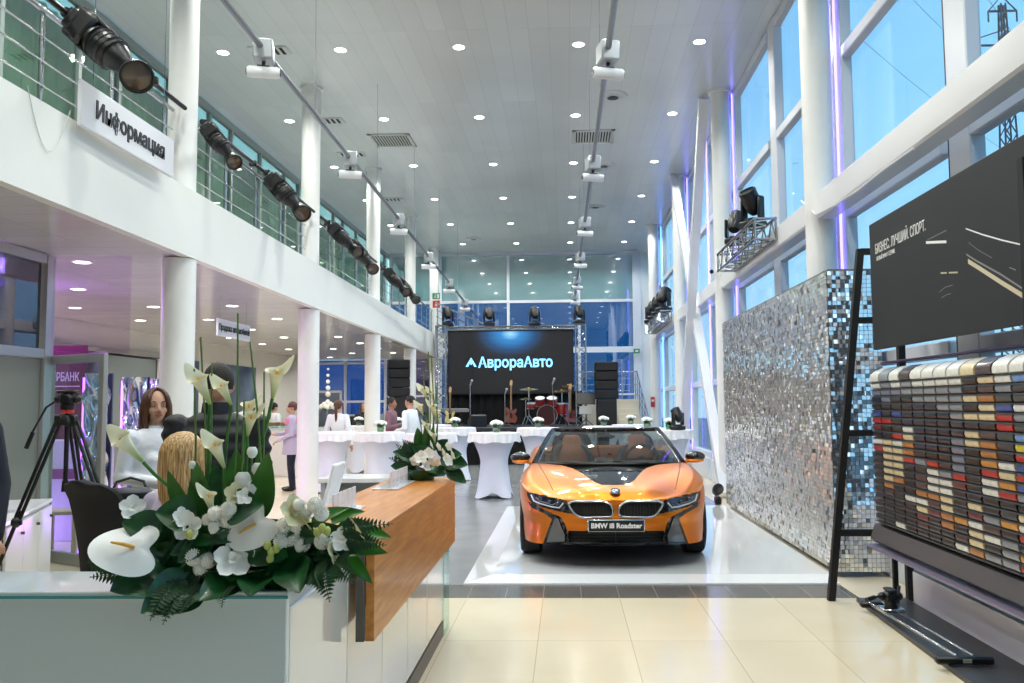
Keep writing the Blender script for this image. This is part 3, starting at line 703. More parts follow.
def guitar(x, y, col, lab, rz=0, s=1.0):
    t = thing('electric_guitar', lab, 'guitar', (x, y, ZD), rz, 'guitars standing on the stage')
    body = [(-.0, .02), (.12, .0), (.18, .08), (.17, .18), (.11, .25), (.16, .34), (.15, .42), (.1, .4), (.06, .36), (-.05, .36), (-.1, .44), (-.16, .46), (-.17, .36), (-.12, .27), (-.17, .18), (-.18, .08), (-.1, .0)]
    b = MB(); b.prism([(u*s, v*s+.1) for u, v in body], .045, lambda u, v, w: (u, w+.1*(v), v)); bo = b.build('body', col, parent=t)
    b = MB(); b.box(0, .05, .82*s+.02, .045, .02, .72*s, b=.004); b.build('neck', mat('guitar_neck', '#8a6a48', rough=.4), parent=t)
    b = MB(); b.prism([(-.03, 0), (.03, 0), (.045, .12), (.02, .17), (-.02, .15), (-.04, .05)], .015, lambda u, v, w: (u, .05+w, v+1.16*s+.02)); b.build('headstock', mat('headstock', '#c8a070', rough=.4), parent=t)
    b = MB(); b.box(0, .03, .3, .08, .02, .16, b=.004); b.build('pickups', M_black, parent=t)
    b = MB()
    for a in (-.5, .5, PI/2+.0): b.tube([(0, .12, .5), (.2*math.sin(a*1.0), .12-.1*math.cos(a*2), 0)], .012, 6)
    b.cyl((0, .12, .5), (0, .14, .7), .012, n=6); b.build('stand', M_black, parent=t)
guitar(-3.2, 23.4, mat('guitar_cream', '#d8c27a', rough=.2, coat=.6), 'pale yellow electric guitar at the left of the stage', .3, .8)
guitar(-1.53, 23.4, mat('guitar_wood', '#6e3420', rough=.2, coat=.6), 'brown wooden bass guitar in the middle of the stage', -.1, .95)
guitar(.12, 23.4, mat('guitar_sun', '#6a2a20', rough=.2, coat=.6), 'reddish guitar at the right of the stage by the music stand', .2, .85)
def mic_stand(x, y, h, lab, lean=0.0):
    t = thing('microphone_stand', lab, 'microphone stand', (x, y, ZD), 0, 'microphone stands')
    b = MB(); b.lathe([(0, 0), (.15, 0), (.15, .02), (0, .03)], n=20); b.build('base', M_black, parent=t)
    b = MB(); b.cyl((0, 0, .02), (lean, 0, h), .012, n=8); b.build('pole', M_steel, parent=t)
    b = MB(); b.cyl((lean, 0, h), (lean+.05, -.05, h+.12), .02, .026, n=10); b.ball((lean+.055, -.055, h+.14), .036, 10, 8); b.build('microphone', mat('mic_grey', '#b8babd', rough=.4, metal=.5), parent=t)
mic_stand(-2.72, 24.0, 1.15, 'microphone stand behind the keyboard shelf'); mic_stand(-.32, 23.1, 1.15, 'leaning microphone stand before the drum kit', -.06); mic_stand(-1.75, 24.2, .9, 'microphone stand left of the bass guitar')
t = thing('keyboard_stand', 'grey keyboard on a stand at the left of the stage', 'keyboard', (-3.2, 24.1, ZD))
b = MB(); b.box(0, 0, .45, .85, .3, .09, b=.01); b.build('keyboard', mat('kb_grey', '#8d9092', rough=.4), parent=t)
b = MB(); b.box(0, -.1, .5, .8, .12, .012); b.build('keys', M_sign, parent=t)
b = MB()
for s in (-1, 1): b.cyl((-.35*s, s*.12, 0), (.35*s, s*.12, .4), .015, n=8)
b.build('cross_legs', M_black, parent=t)
t = thing('stage_monitor', 'small wedge monitor speaker at the left of the stage', 'loudspeaker', (-2.45, 23.3, ZD), .4)
b = MB(); b.prism([(0, 0), (.35, 0), (.35, .15), (.12, .34), (0, .3)], .45, lambda u, v, w: (w-.22, u-.15, v)); b.build('cabinet', M_black, parent=t); b = MB(); b.prism([(.355, .16), (.13, .345), (.125, .335), (.35, .15)], .38, lambda u, v, w: (w-.19, .2-u, v)); b.build('grille', M_grille, parent=t)
t = thing('music_stand', 'black music stand with sheets at the right edge of the stage', 'music stand', (.52, 23.0, ZD))
b = MB(); Mx = Matrix.Rotation(R_(-25), 4, 'X'); b.box(0, 0, .75, .5, .02, .34, M=Mx); b.box(0, -.04, .6, .5, .08, .015); b.build('desk', M_black, parent=t, smooth=0)
b = MB(); b.box(0, -.02, .44, .36, .1, .22, b=.01); b.build('sheet_shelf', mat('paper_grey', '#b9b9b4', rough=.8), parent=t, smooth=0)
b = MB(); b.cyl((0, .0, 0), (0, .0, .7), .014, n=8)
for a in (.5, 2.6, 4.7): b.cyl((0, 0, .2), (.25*math.cos(a), .25*math.sin(a), 0), .011, n=6)
b.build('stand_legs', M_black, parent=t)

# ------------------------------------------------------------------ landing and stair rails at the back
t = thing('stair_landing', 'cream stone landing block behind the right speaker stack', 'landing', (0, 0, 0))
b = MB(); b.box(1.45, 29.0, .86, 1.9, 2.0, 1.72); b.build('block', M_beige, parent=t, smooth=0)
t = thing('landing_railing', 'steel railing on the cream landing behind the right speakers', 'railing')
for k in range(5):
    b = MB(); b.cyl((.55+.43*k, 28.1, 1.72), (.55+.43*k, 28.1, 2.62), .018, n=8); b.build('post', M_steel, parent=t)
for z in (2.62, 2.4, 2.2, 2.0, 1.85):
    b = MB(); b.cyl((.45, 28.1, z), (2.35, 28.1, z), .02 if z > 2.6 else .01, n=8); b.build('rail', M_steel, parent=t)
t = thing('stair_railing', 'steel stair railing sloping down along the windows at the back right', 'railing')
for k in range(6):
    f_ = k/5; b = MB(); y = 28-4.4*f_; z = 1.72*(1-f_); b.cyl((2.32, y, z), (2.32, y, z+.92), .018, n=8); b.build('post', M_steel, parent=t)
for dz in (.92, .7, .5, .3):
    b = MB(); b.cyl((2.32, 28, 1.72+dz), (2.32, 23.6, dz), .02 if dz > .9 else .011, n=8); b.build('rail', M_steel, parent=t)
t = thing('staircase', 'cream stairs going down along the windows from the back landing', 'stairs')
for k in range(10):
    b = MB(); h = 1.72*(9-k+1)/11; b.box(1.95, 27.95-.42*k-.21, h/2, .68, .42, h); b.build('step', M_beige, parent=t, smooth=0)
t = thing('upper_stair_railing', 'steel railing of the upper stairs sloping down above the screen left edge', 'railing')
for k in range(7):
    f_ = k/6; x = -4.2+2.0*f_; z = 3.95-.9*f_; b = MB(); b.cyl((x, 27.6, z), (x, 27.6, z+.95), .02, n=8); b.build('post', M_steel, parent=t)
for dz in (.95, .72, .5, .28, .05):
    b = MB(); b.cyl((-4.25, 27.6, 3.97+dz), (-2.15, 27.6, 3.03+dz), .028 if dz > .9 or dz < .1 else .012, n=8); b.build('rail', M_steel, parent=t)
b = MB(); b.prism([(-4.3, 3.98), (-2.1, 3.0), (-2.1, 2.8), (-4.3, 3.75)], 1.0, lambda u, v, w: (u, 27.65+w, v)); tag(b.build('upper_stair_flight', M_mull, smooth=0), 'white flight of the upper stairs at the back behind its railing', 'stairs')
# ------------------------------------------------------------------ mirror sequin wall
rng = random.Random(3)
M_mir = mat('mirror_tile', '#f6f4f0', rough=.07, metal=.6)
def tiles(mb, P0, du, dv, nrm, nu, nv, s):
    du, dv, nrm = Vector(du), Vector(dv), Vector(nrm); P0 = Vector(P0); h = s*.46
    for j in range(nv):
        for i in range(nu):
            c = P0+du*((i+.5)*s)+dv*((j+.5)*s)+nrm*.012
            k = rng.random(); amp = .03 if k < .75 else .13
            a, b = rng.gauss(0, amp), rng.gauss(0, amp)
            u = du+nrm*a; v = dv+nrm*b
            mb._add([c-u*h-v*h, c+u*h-v*h, c+u*h+v*h, c-u*h+v*h], [(0, 1, 2, 3)])
t = thing('mirror_wall', 'tall freestanding wall covered in small square mirror tiles right of the orange car', 'mirror wall')
b = MB(); b.box(2.5, 10.63, 1.44, .1, 5.32, 2.78); b.box(2.69, 7.99, 1.44, .46, .05, 2.78); b.build('board', mat('mirror_backing', '#6e7070', rough=.6), parent=t, smooth=0)
b = MB(); tiles(b, (2.45, 13.29, .05), (0, -1, 0), (0, 0, 1), (-1, 0, 0), 133, 69, .04); b.build('mirror_tiles', M_mir, parent=t, smooth=0)
b = MB(); tiles(b, (2.44, 7.965, .05), (1, 0, 0), (0, 0, 1), (0, -1, 0), 12, 69, .04); b.build('mirror_tiles', mat('mirror_tile_front', '#f2f4f6', rough=.04, metal=.93), parent=t, smooth=0)

# ------------------------------------------------------------------ ladder frames, posters
def bar(mb, p0, p1, w=.055): 
    P0, P1 = Vector(p0), Vector(p1); mb.tube([P0, P1], w*.7071, 4); return mb
def ladder(name, label, y, f0, f1, back):
    t = thing(name, label, 'frame', group=None)
    b = MB(); bar(b, (f0, y, 0), (f1, y, 2.85)); b.build('front_leg', M_blackm, parent=t, smooth=0)
    b = MB(); bar(b, (back, y, 0), (back, y, 2.85)); b.build('back_leg', M_blackm, parent=t, smooth=0)
    for z in (2.83, 2.26, 1.34, .54):
        x = f0+(f1-f0)*z/2.85; b = MB(); bar(b, (x, y, z), (back, y, z), .05); b.build('rung', M_blackm, parent=t, smooth=0)
ladder('ladder_frame', 'black ladder-like frame standing on the tiles in front of the mirror wall end', 7.05, 2.11, 2.44, 2.74)
ladder('ladder_frame', 'black upright frame at the right photo edge holding the near end of the display', 4.42, 2.37, 2.39, 2.74)
XP = 2.43
t = thing('poster_panel', 'large black poster reading БИЗНЕС. ЛУЧШИЙ. СПОРТ. with lines of a dark car', 'poster')
b = MB(); b.box(XP+.02, 5.55, 2.5, .04, 2.5, 1.0, b=.004); b.build('board', mat('poster_black', '#151617', rough=.5, noise=.1, nscale=2), parent=t, smooth=0)
FX = Matrix.Rotation(R_(-90), 4, 'Z') @ FACE_NY     # lettering on a face that looks towards -X
M_pw = mat('poster_white', '#f2f2f0', rough=.4)
tb = text_mb('БИЗНЕС. ЛУЧШИЙ. СПОРТ.', .105, .002, .0, sx=.66); w_ = max(v[0] for v in tb.v)-min(v[0] for v in tb.v)
tb.xf(Matrix.Translation((XP-.002, 6.21, 2.775)) @ FX @ Matrix.Diagonal((.93/w_, 1, 1, 1))); tb.build('headline', M_pw, parent=t, smooth=0)
tb = text_mb('НОВЫЙ BMW 5 СЕРИИ.', .045, .002, .0, sx=.8); w_ = max(v[0] for v in tb.v)-min(v[0] for v in tb.v)
tb.xf(Matrix.Translation((XP-.002, 6.47, 2.70)) @ FX @ Matrix.Diagonal((.37/w_, 1, 1, 1))); tb.build('subtitle', M_pw, parent=t, smooth=0)
def pp(zx, zy):
    px = 850+zx/3.793; py = 180+zy/3.793; Y = XP*850/(px-566.5); return Y, 1.6+(400.2-py)*Y/850
def stroke(name, pts, w, m):
    b = MB(); P = [pp(*p) for p in pts]
    for (a, c) in zip(P, P[1:]):
        b._add([(XP-.0015, a[0], a[1]-w/2), (XP-.0015, c[0], c[1]-w/2), (XP-.0015, c[0], c[1]+w/2), (XP-.0015, a[0], a[1]+w/2)], [(0, 1, 2, 3)])
    b.build(name, m, parent=t, smooth=0)
M_pg = mat('poster_grey', '#8c8c8a', rough=.4); M_pc = mat('poster_cream', '#cfc3a4', rough=.4)
stroke('headlight_line', [(288, 241), (364, 239)], .018, M_pw); stroke('roof_line', [(292, 232), (330, 213), (367, 195)], .005, M_pg)
stroke('shoulder_line', [(438, 190), (500, 214), (570, 236), (640, 254)], .009, M_pw)
stroke('sill_line', [(436, 288), (470, 312), (560, 366), (648, 428)], .012, M_pg); stroke('sill_glow', [(441, 314), (480, 340), (560, 396), (650, 456)], .03, M_pc)
stroke('door_line', [(446, 243), (480, 272), (530, 303)], .004, M_pg); stroke('fog_lamp', [(338, 358), (360, 357)], .01, M_pc); stroke('fog_lamp', [(368, 357), (401, 356)], .01, M_pc)
stroke('wheel_glint', [(330, 430), (352, 412), (380, 404)], .004, M_pg); stroke('wheel_glint', [(336, 452), (356, 440), (372, 436)], .004, M_pg); stroke('handle_line', [(592, 340), (616, 350)], .006, M_pg)
b = MB(); b.box(XP-.03, 3.8, 2.36, .03, 1.2, 1.02, b=.004); tag(b.build('dark_board', mat('poster_black2', '#171516', rough=.5), smooth=0), 'plain dark panel at the right edge overlapping the black poster', 'panel')

# ------------------------------------------------------------------ colour sample display
PAL = dict(K='#17171a', D='#3a3b3d', N='#1b2436', W='#e4e2da', C='#dcc9a0', T='#b5763c', O='#c98a34', R='#b32a22', M='#6e2b30', B='#2f4c93', L='#767c8e', Y='#d9c63a', G='#3c4540', S='#8a8f96', V='#4a3430', A='#6f97cc')
NAMES = dict(K='black', D='dark grey', N='navy', W='white', C='cream', T='tan', O='orange', R='red', M='maroon', B='blue', L='bluish grey', Y='yellow', G='greenish black', S='silver grey', V='dark brown', A='light blue')
COLS = ['WWLNKBRMKWRKKKKKKKKKK', 'SSLLKKRKKCCCCCCTVKKKK', 'WWLKKBKKRWCCCCTKKKKKW', 'VSSKKKNWCTTRKKKKWKKKK', 'WWSSNNNNNNKSKVVTWCMVK', 'WWSSNNNNNNKRWWWTVMKKK',
        'WWSSSNNNNKKKSWWCCTTKK', 'WWSSSSNNLLLLRMKKKOKVW', 'CKKCKCKCCKKKKKKCMWCCT', 'VCVTCCKVTTORWWKKSVWKS', 'WWSGBRRGDKWCORKDOKSSS', 'WADGWSGAYRBRBSKCWRKOR']
YE = [6.83, 6.63, 6.43, 6.235, 6.04, 5.845, 5.655, 5.465, 5.28, 5.09, 4.89, 4.7, 4.54]
XD = 2.42; Z0 = 1.77; DZ = .0535
t = thing('sample_rack', 'wide dark display rack that holds the rows of car paint and leather samples', 'display rack')
b = MB(); b.box(XD+.09, 5.68, 1.2, .1, 2.42, 1.26, b=.005); b.build('back_panel', M_blackm, parent=t, smooth=0)
for i in range(12):
    b = MB(); y = (YE[i]+YE[i+1])/2; w = YE[i]-YE[i+1]
    for k in range(21):
        z = Z0-DZ*k-.028; b.prism([(XD+.045, z+.012), (XD-.012, z-.001), (XD-.014, z-.008), (XD+.045, z-.004)], w-.006, lambda u, v, q: (u, y-w/2+.003+q, v))
    b.build('shelf_column', mat('shelf_grey', '#3b3c3e', rough=.35), parent=t, smooth=0)
b = MB(); b.prism([(XD+.1, .66), (XD-.0, .63), (XD-.035, .52), (XD+.0, .49), (XD+.1, .5)], 2.42, lambda u, v, q: (u, 4.47+q, v)); b.build('bottom_console', mat('console_grey', '#4c4a4c', rough=.4), parent=t, smooth=0)
b = MB(); b.box(XD+.0, 5.68, .47, .16, 2.44, .015); b.build('console_lip', mat('console_lilac', '#8d8399', rough=.3, metal=.4), parent=t, smooth=0)
b = MB(); b.box(XD+.12, 5.68, 1.9, .03, 2.5, .02, b=.004); b.build('top_rail', mat('rail_violet', '#4a3a5c', rough=.3), parent=t, smooth=0)
for y in (4.7, 6.87):
    b = MB(); b.box(XD+.14, y, .24, .035, .035, .48); b.build('post', M_blackm, parent=t, smooth=0)
ord_ = ['leftmost', 'second', 'third', 'fourth', 'fifth', 'sixth', 'seventh', 'eighth', 'ninth', 'tenth', 'eleventh', 'rightmost']
rown = ['topmost', 'second', 'third', 'fourth', 'fifth', 'sixth', 'seventh', 'eighth', 'ninth', 'tenth', 'eleventh', 'twelfth', 'thirteenth', 'fourteenth', 'fifteenth', 'sixteenth', 'seventeenth', 'eighteenth', 'nineteenth', 'twentieth', 'lowest']
SM = {k: mat('sample_'+NAMES[k].replace(' ', '_'), v, rough=.28, coat=.3, noise=.12, nscale=30) for k, v in PAL.items()}
def tile_mesh(w, top):
    b = MB(); n = 5; prof = []
    if top: prof = [(XD+.0, -.028), (XD-.022, -.02), (XD-.024, .01), (XD-.014, .035), (XD+.02, .062), (XD+.075, .085), (XD+.075, .075), (XD+.02, .03)]
    else: prof = [(XD+.02, -.024), (XD-.004, -.02), (XD-.012, .0), (XD-.008, .016), (XD+.01, .023), (XD+.04, .023), (XD+.04, -.02)]
    b.prism([(u-XD, v) for u, v in prof], w, lambda u, v, q: (u, q-w/2, v)); return b
tm = {}
for i in range(12):
    w = round(YE[i]-YE[i+1]-.022, 3); y = (YE[i]+YE[i+1])/2
    for k in range(21):
        key = (i, k == 0, COLS[i][k])
        if key not in tm: tm[key] = tile_mesh(w, k == 0).data('colour_sample', SM[COLS[i][k]], smooth=50)
        o = bpy.data.objects.new('colour_sample', tm[key]); COL.objects.link(o)
        o.location = (XD, y, Z0-DZ*k)
        tag(o, '%s sample block, %s column from the left, %s row of the rack' % (NAMES[COLS[i][k]], ord_[i], rown[k]), 'colour sample', 'colour samples on the display rack')

# base plate, low panel, slider
b = MB(); b.prism([(2.2, 3.6), (2.3, 7.02), (2.69, 7.02), (2.69, 3.6)], .03, lambda u, v, w: (u, v, w)); tag(b.build('base_plate', mat('plate_dark', '#3c3a3b', rough=.4), smooth=0), 'flat dark base plate on the tiles under the sample rack', 'base plate')
t = thing('low_white_panel', 'low white lilac panel with a glass strip behind the sample rack base', 'panel')
b = MB(); b.box(2.72, 5.15, .13, .03, 3.5, .26, b=.003); b.build('panel', mat('lilac_white', '#f0eaf6', rough=.2), parent=t, smooth=0)
b = MB(); b.box(2.73, 5.15, .37, .012, 3.5, .22); b.build('glass_strip', M_glass, parent=t, smooth=0)
b = MB(); b.box(2.73, 5.15, .265, .035, 3.5, .014); b.build('edge_strip', mat('teal_edge', '#2c4f5a', rough=.3), parent=t, smooth=0)
t = thing('camera_slider', 'black camera slider with a fluid head lying on the floor before the rack', 'camera slider')
b = MB(); b.cyl((2.27, 6.65, .075), (2.31, 5.28, .075), .011, n=10); b.build('rod', M_steel, parent=t); b = MB(); b.cyl((2.37, 6.65, .075), (2.41, 5.28, .075), .011, n=10); b.build('rod', M_steel, parent=t)
for (y, x, w) in ((6.66, 2.31, .2), (5.26, 2.345, .34)):
    b = MB(); b.box(x, y, .06, w, .055, .045, b=.012); b.build('end_bar', M_black, parent=t)
b = MB(); b.box(2.35, 5.23, .062, .05, .006, .022); b.build('name_plate', mat('plate_green', '#9aa08a', rough=.5), parent=t, smooth=0)
b = MB(); b.box(2.325, 6.35, .1, .16, .14, .025, b=.006); b.build('carriage', M_steel, parent=t)
b = MB(); b.cyl((2.325, 6.35, .11), (2.325, 6.35, .16), .045, n=18); b.box(2.325, 6.35, .19, .09, .08, .07, b=.015); b.box(2.325, 6.35, .235, .06, .12, .02, b=.005); b.ball((2.385, 6.35, .19), .03, 10, 8); b.ball((2.265, 6.35, .19), .03, 10, 8); b.cyl((2.4, 6.4, .2), (2.44, 6.48, .23), .012, n=8)
hd = b.build('fluid_head', M_black, parent=t)
b = MB(); b.tube([(2.28, 6.32, .2), (2.2, 6.25, .21), (2.12, 6.2, .2)], [.009, .009, .009], 8); b.cyl((2.17, 6.235, .208), (2.1, 6.19, .2), .016, n=10); b.build('pan_handle', M_black, parent=hd)
# ------------------------------------------------------------------ reception desk
M_dglass = mat('desk_glass', '#c6d4da', rough=.07, coat=.5); M_dwhite = mat('desk_white_glass', '#d8d6cf', rough=.08, coat=.6)
M_teale = mat('glass_edge', '#3f9aa0', rough=.1)
def wood():
    m = mat('counter_wood', '#c07c3e', rough=.38, coat=.12); nt = m.node_tree; b = nt.nodes['Principled BSDF']
    tc = nt.nodes.new('ShaderNodeTexCoord'); mp = nt.nodes.new('ShaderNodeMapping'); mp.inputs['Scale'].default_value = (14, 1.2, 14)
    nz = nt.nodes.new('ShaderNodeTexNoise'); nz.inputs['Scale'].default_value = 2.5; nz.inputs['Detail'].default_value = 8; nz.inputs['Distortion'].default_value = .6
    cr = nt.nodes.new('ShaderNodeValToRGB'); e = cr.color_ramp.elements; e[0].position = .3; e[0].color = lin('#ac661f')+[1]; e[1].position = .72; e[1].color = lin('#d08a3c')+[1]
    nt.links.new(tc.outputs['Object'], mp.inputs[0]); nt.links.new(mp.outputs[0], nz.inputs['Vector']); nt.links.new(nz.outputs['Fac'], cr.inputs[0]); nt.links.new(cr.outputs[0], b.inputs['Base Color'])
    return m
M_wood = wood()
t = thing('reception_desk', 'large reception desk with grey glass front and cream side in the foreground', 'reception desk')
b = MB(); b.box(-2.93, 2.66, .55, 4.12, .03, .94, b=.003); b.build('front_glass', M_dglass, parent=t, smooth=0)
b = MB(); b.box(-2.93, 2.79, 1.02, 4.14, .32, .02, b=.003); b.build('top_glass', mat('desk_top_glass', '#dfe8e8', rough=.05, coat=.8), parent=t, smooth=0)
b = MB(); b.box(-2.93, 2.628, 1.013, 4.14, .006, .008); b.build('glass_edge', M_teale, parent=t, smooth=0)
for (y0, y1) in ((2.68, 3.38), (3.39, 4.02), (4.03, 4.66), (4.67, 5.3), (5.31, 6.0)):
    b = MB(); b.box(-.885, (y0+y1)/2, .545, .03, y1-y0, .85, b=.003); b.build('side_panel', M_dwhite, parent=t, smooth=0)
b = MB(); b.box(-1.12, 4.35, .05, .5, 3.3, .1); b.box(-2.95, 2.85, .05, 4.0, .26, .1); b.build('plinth', mat('plinth_brown', '#6d645a', rough=.5), parent=t, smooth=0)
b = MB(); b.box(-1.15, 4.4, .53, .48, 3.2, .86); b.box(-2.95, 2.82, .53, 4.05, .25, .86); b.build('carcass', mat('desk_body', '#cdccc8', rough=.5), parent=t, smooth=0)
b = MB(); b.box(-.89, 3.02, .98, .02, .66, .1, b=.003); b.build('corner_cap', mat('cap_grey', '#b9bbba', rough=.2), parent=t, smooth=0)
b = MB(); b.box(-.822, 3.4, .87, .035, .02, .4, b=.002); b.build('shade_gap_strip', mat('gap_shade', '#57514c', rough=.4), parent=t, smooth=0)  # dark strip standing in for the shade in the gap beside the wood
b = MB(); b.box(-1.0, 4.66, .99, .45, 2.46, .05)
b.v = []; b.f = []; b.m = []
b.box(-.785, 4.62, .87, .035, 2.44, .40, b=.002); b.box(-.983, 4.62, 1.085, .436, 2.44, .03, b=.002); b.box(-1.0, 5.825, .88, .4, .03, .4)
b.build('wooden_counter', M_wood, parent=t, smooth=0)
b = MB(); b.box(-.87, 6.1, .5, .02, .25, 1.0, b=.003); b.build('end_glass', M_glass, parent=t, smooth=0)
# acrylic card holders
M_acr = glass('acrylic', '#ffffff', .3, base=.04)
def holder(x, y, z, L, rz, lab):
    t = thing('card_holder', lab, 'card holder', (x, y, z), rz, 'acrylic card holders on the counter')
    b = MB(); b.box(0, 0, .004, .16, L, .008, b=.002); b.build('base', mat('acrylic_edge', '#f0f2f6', rough=.1, coat=.5), parent=t, smooth=0)
    n = max(3, int(L/.075))
    for k in range(n):
        y_ = -L/2+L*(k+.5)/n; b = MB(); Mx = Matrix.Rotation(R_(-12), 4, 'Y')
        b.box(.038, y_, .03, .004, L/n-.012, .05); b.box(-.03, y_, .035, .004, L/n-.012, .06); b.box(0, y_+L/n/2-.006, .04, .1, .004, .075)
        b.build('pocket', M_acr, parent=t, smooth=0)
        b = MB(); b.box(.03, y_, .055, .005, L/n-.02, .095); b.build('cards', mat('card_white', '#eeeff2', rough=.5), parent=t, smooth=0)
holder(-1.07, 3.98, 1.1, .42, 0, 'clear card holder full of white cards on the near end of the wooden counter')
holder(-1.07, 5.28, 1.1, .55, 0, 'clear card holder full of white cards on the far end of the wooden counter')
# white side desk and monitor behind the counter
t = thing('side_desk', 'low white desk behind the wooden counter', 'desk')
b = MB(); b.box(-2.25, 9.3, .8, .8, .55, .05, b=.005); b.build('top', M_wgloss, parent=t, smooth=0)
b = MB(); b.box(-2.6, 9.3, .39, .05, .5, .77); b.box(-1.9, 9.3, .39, .05, .5, .77); b.box(-2.25, 9.5, .4, .7, .03, .7); b.build('panel', mat('desk_grey', '#a4a8a6', rough=.5), parent=t, smooth=0)
t = thing('monitor', 'white computer monitor seen from its edge behind the counter', 'monitor', (-1.77, 6.45, .776), .0)
b = MB(); Mx = Matrix.Rotation(R_(14), 4, 'Y'); b.box(0, 0, .22, .035, .3, .34, b=.01, M=Mx); b.build('screen', M_wgloss, parent=t); b = MB(); b.box(-.05, 0, .008, .16, .2, .016, b=.004); b.box(-.04, 0, .08, .03, .05, .16); b.build('stand', M_wgloss, parent=t)
t = thing('work_surface', 'white work surface behind the reception counter', 'work surface')
b = MB(); b.box(-1.62, 6.15, .76, .5, 1.2, .03, b=.003); b.build('top', M_wgloss, parent=t, smooth=0); b = MB(); b.box(-1.8, 5.7, .37, .05, .3, .74); b.box(-1.8, 6.6, .37, .05, .3, .74); b.build('support', M_wgloss, parent=t, smooth=0)
t = thing('desk_phone', 'black desk phone behind the wooden counter', 'phone', (-1.55, 5.75, .775), .4)
b = MB(); b.prism([(-.1, 0), (.1, 0), (.1, .03), (-.1, .07)], .17, lambda u, v, w: (w-.085, u, v)); b.build('body', M_black, parent=t); b = MB(); b.tube([(-.1, -.08, .06), (-.1, 0, .095), (-.1, .08, .09)], .018, 8); b.ball((-.1, -.08, .065), .026); b.ball((-.1, .08, .085), .026); b.build('handset', M_black, parent=t)
# ------------------------------------------------------------------ left cabinet, chair, tripod
t = thing('side_cabinet', 'white two-door cabinet by the grey partition at the left edge', 'cabinet', (-4.75, 7.75, 0), -1.19)
b = MB(); b.box(.85, -.2, .37, 1.75, .36, .72, b=.004); b.build('body', mat('cab_white', '#c9cac8', rough=.35), parent=t, smooth=0)
b = MB(); b.box(.85, -.2, .745, 1.8, .4, .03, b=.004); b.build('top', M_wgloss, parent=t, smooth=0)
for k in range(3):
    b = MB(); b.box(.3+.57*k, -.0, .37, .56, .02, .68, b=.003); d = b.build('door', mat('cab_door', '#cfd0ce', rough=.3), parent=t, smooth=0)
    b = MB(); b.cyl((.1+.57*k, .01, .62), (.1+.57*k, .035, .62), .012, n=10); b.build('knob', M_dsteel, parent=d)
t = thing('paper_stack', 'small white paper stack on top of the left cabinet', 'paper', (-4.6, 6.85, .762), -1.1); b = MB(); b.box(0, 0, .01, .3, .21, .02); b.build('sheets', M_sign, parent=t, smooth=0)
def office_chair(lab, loc, rz):
    t = thing('office_chair', lab, 'chair', loc, rz)
    b = MB()
    def back(u, v):   # v up, u across
        x = (u-.5)*.38*(1-.12*v**3)*math.sqrt(max(.02, 1-max(0, (v-.78)/.222)**2.5)); z = .55+.66*v; y = .2-.06*math.sin(v*PI*.8)+.24*v+.3*max(0, v-.8)**1.0-.05*(2*u-1)**2
        return (x, y, z-(.12*max(0, v-.85)*(1.2)))
    b.grid(back, 14, 18); o_ = [(p[0]*.98, p[1]+.03, p[2]) for p in b.v]; n0 = len(b.v); b.v += o_; b.f += [tuple(i+n0 for i in f[::-1]) for f in b.f]
    W = 15; ring = [i for i in range(W)]+[W*j+W-1 for j in range(1, 19)]+[W*18+i for i in range(W-2, -1, -1)]+[W*j for j in range(17, 0, -1)]
    for a, c in zip(ring, ring[1:]+ring[:1]): b.f.append((a, a+n0, c+n0, c))
    b.m = [0]*len(b.f)
    b.build('backrest', mat('chair_mesh', '#232427', rough=.85, bump=.4, bscale=220), parent=t, dbl=False)
    b = MB(); b.box(0, 0, .48, .48, .46, .08, b=.035); b.build('seat', M_black, parent=t)
    b = MB(); b.tube([(0, .2, .46), (0, .27, .52), (0, .28, .7)], .025, 8); b.build('back_bracket', M_black, parent=t)
    b = MB(); b.cyl((0, 0, .1), (0, 0, .45), .03, n=12); b.build('gas_lift', M_dsteel, parent=t)
    for k in range(5):
        a = 2*PI*k/5; b = MB(); b.tube([(0, 0, .12), (.28*math.cos(a), .28*math.sin(a), .075)], [.028, .018], 8); l = b.build('base_leg', M_black, parent=t)
        b = MB(); b.cyl((.28*math.cos(a)-.02, .28*math.sin(a), .03), (.28*math.cos(a)+.02, .28*math.sin(a), .03), .03, n=12); b.build('castor', M_black, parent=l)
    return t
office_chair('black mesh office chair behind the reception desk, left of the flowers', (-2.68, 5.19, 0), 2.94)
t = thing('tripod', 'tall black video tripod with a fluid head behind the office chair', 'tripod', (-3.70, 6.2, 0))
for k, (dx, dy) in enumerate([(-.46, -.3), (.68, -.15), (-.02, .5)]):
    b = MB()
    for s in (-1, 1): b.cyl((dx*.1+s*.0+.018*s, dy*.1, 1.5), (dx*.55+.018*s, dy*.55, .78), .013, n=8)
    b.build('leg', M_black, parent=t); l = b
    q = t.children[-1] if False else None
    b = MB(); b.cyl((dx*.5, dy*.5, .86), (dx*1.0, dy*1.0, .03), .014, n=8); lo = b.build('lower_leg', M_black, parent=t)
    b = MB(); b.ball((dx*.55, dy*.55, .78), (.035, .035, .04), 10, 8); b.box(dx*.55+.03, dy*.55, .78, .03, .02, .04, b=.005); b.build('leg_lock', M_black, parent=lo)
    b = MB(); b.ball((dx*.93, dy*.93, .15), (.03, .03, .035), 10, 8); b.ball((dx, dy, .025), .025, 8, 6); b.build('foot', M_black, parent=lo)
b = MB(); b.cyl((0, 0, 1.05), (0, 0, 1.56), .017, n=12); b.cyl((0, 0, .98), (0, 0, 1.06), .028, .022, n=12); b.build('centre_column', M_black, parent=t)
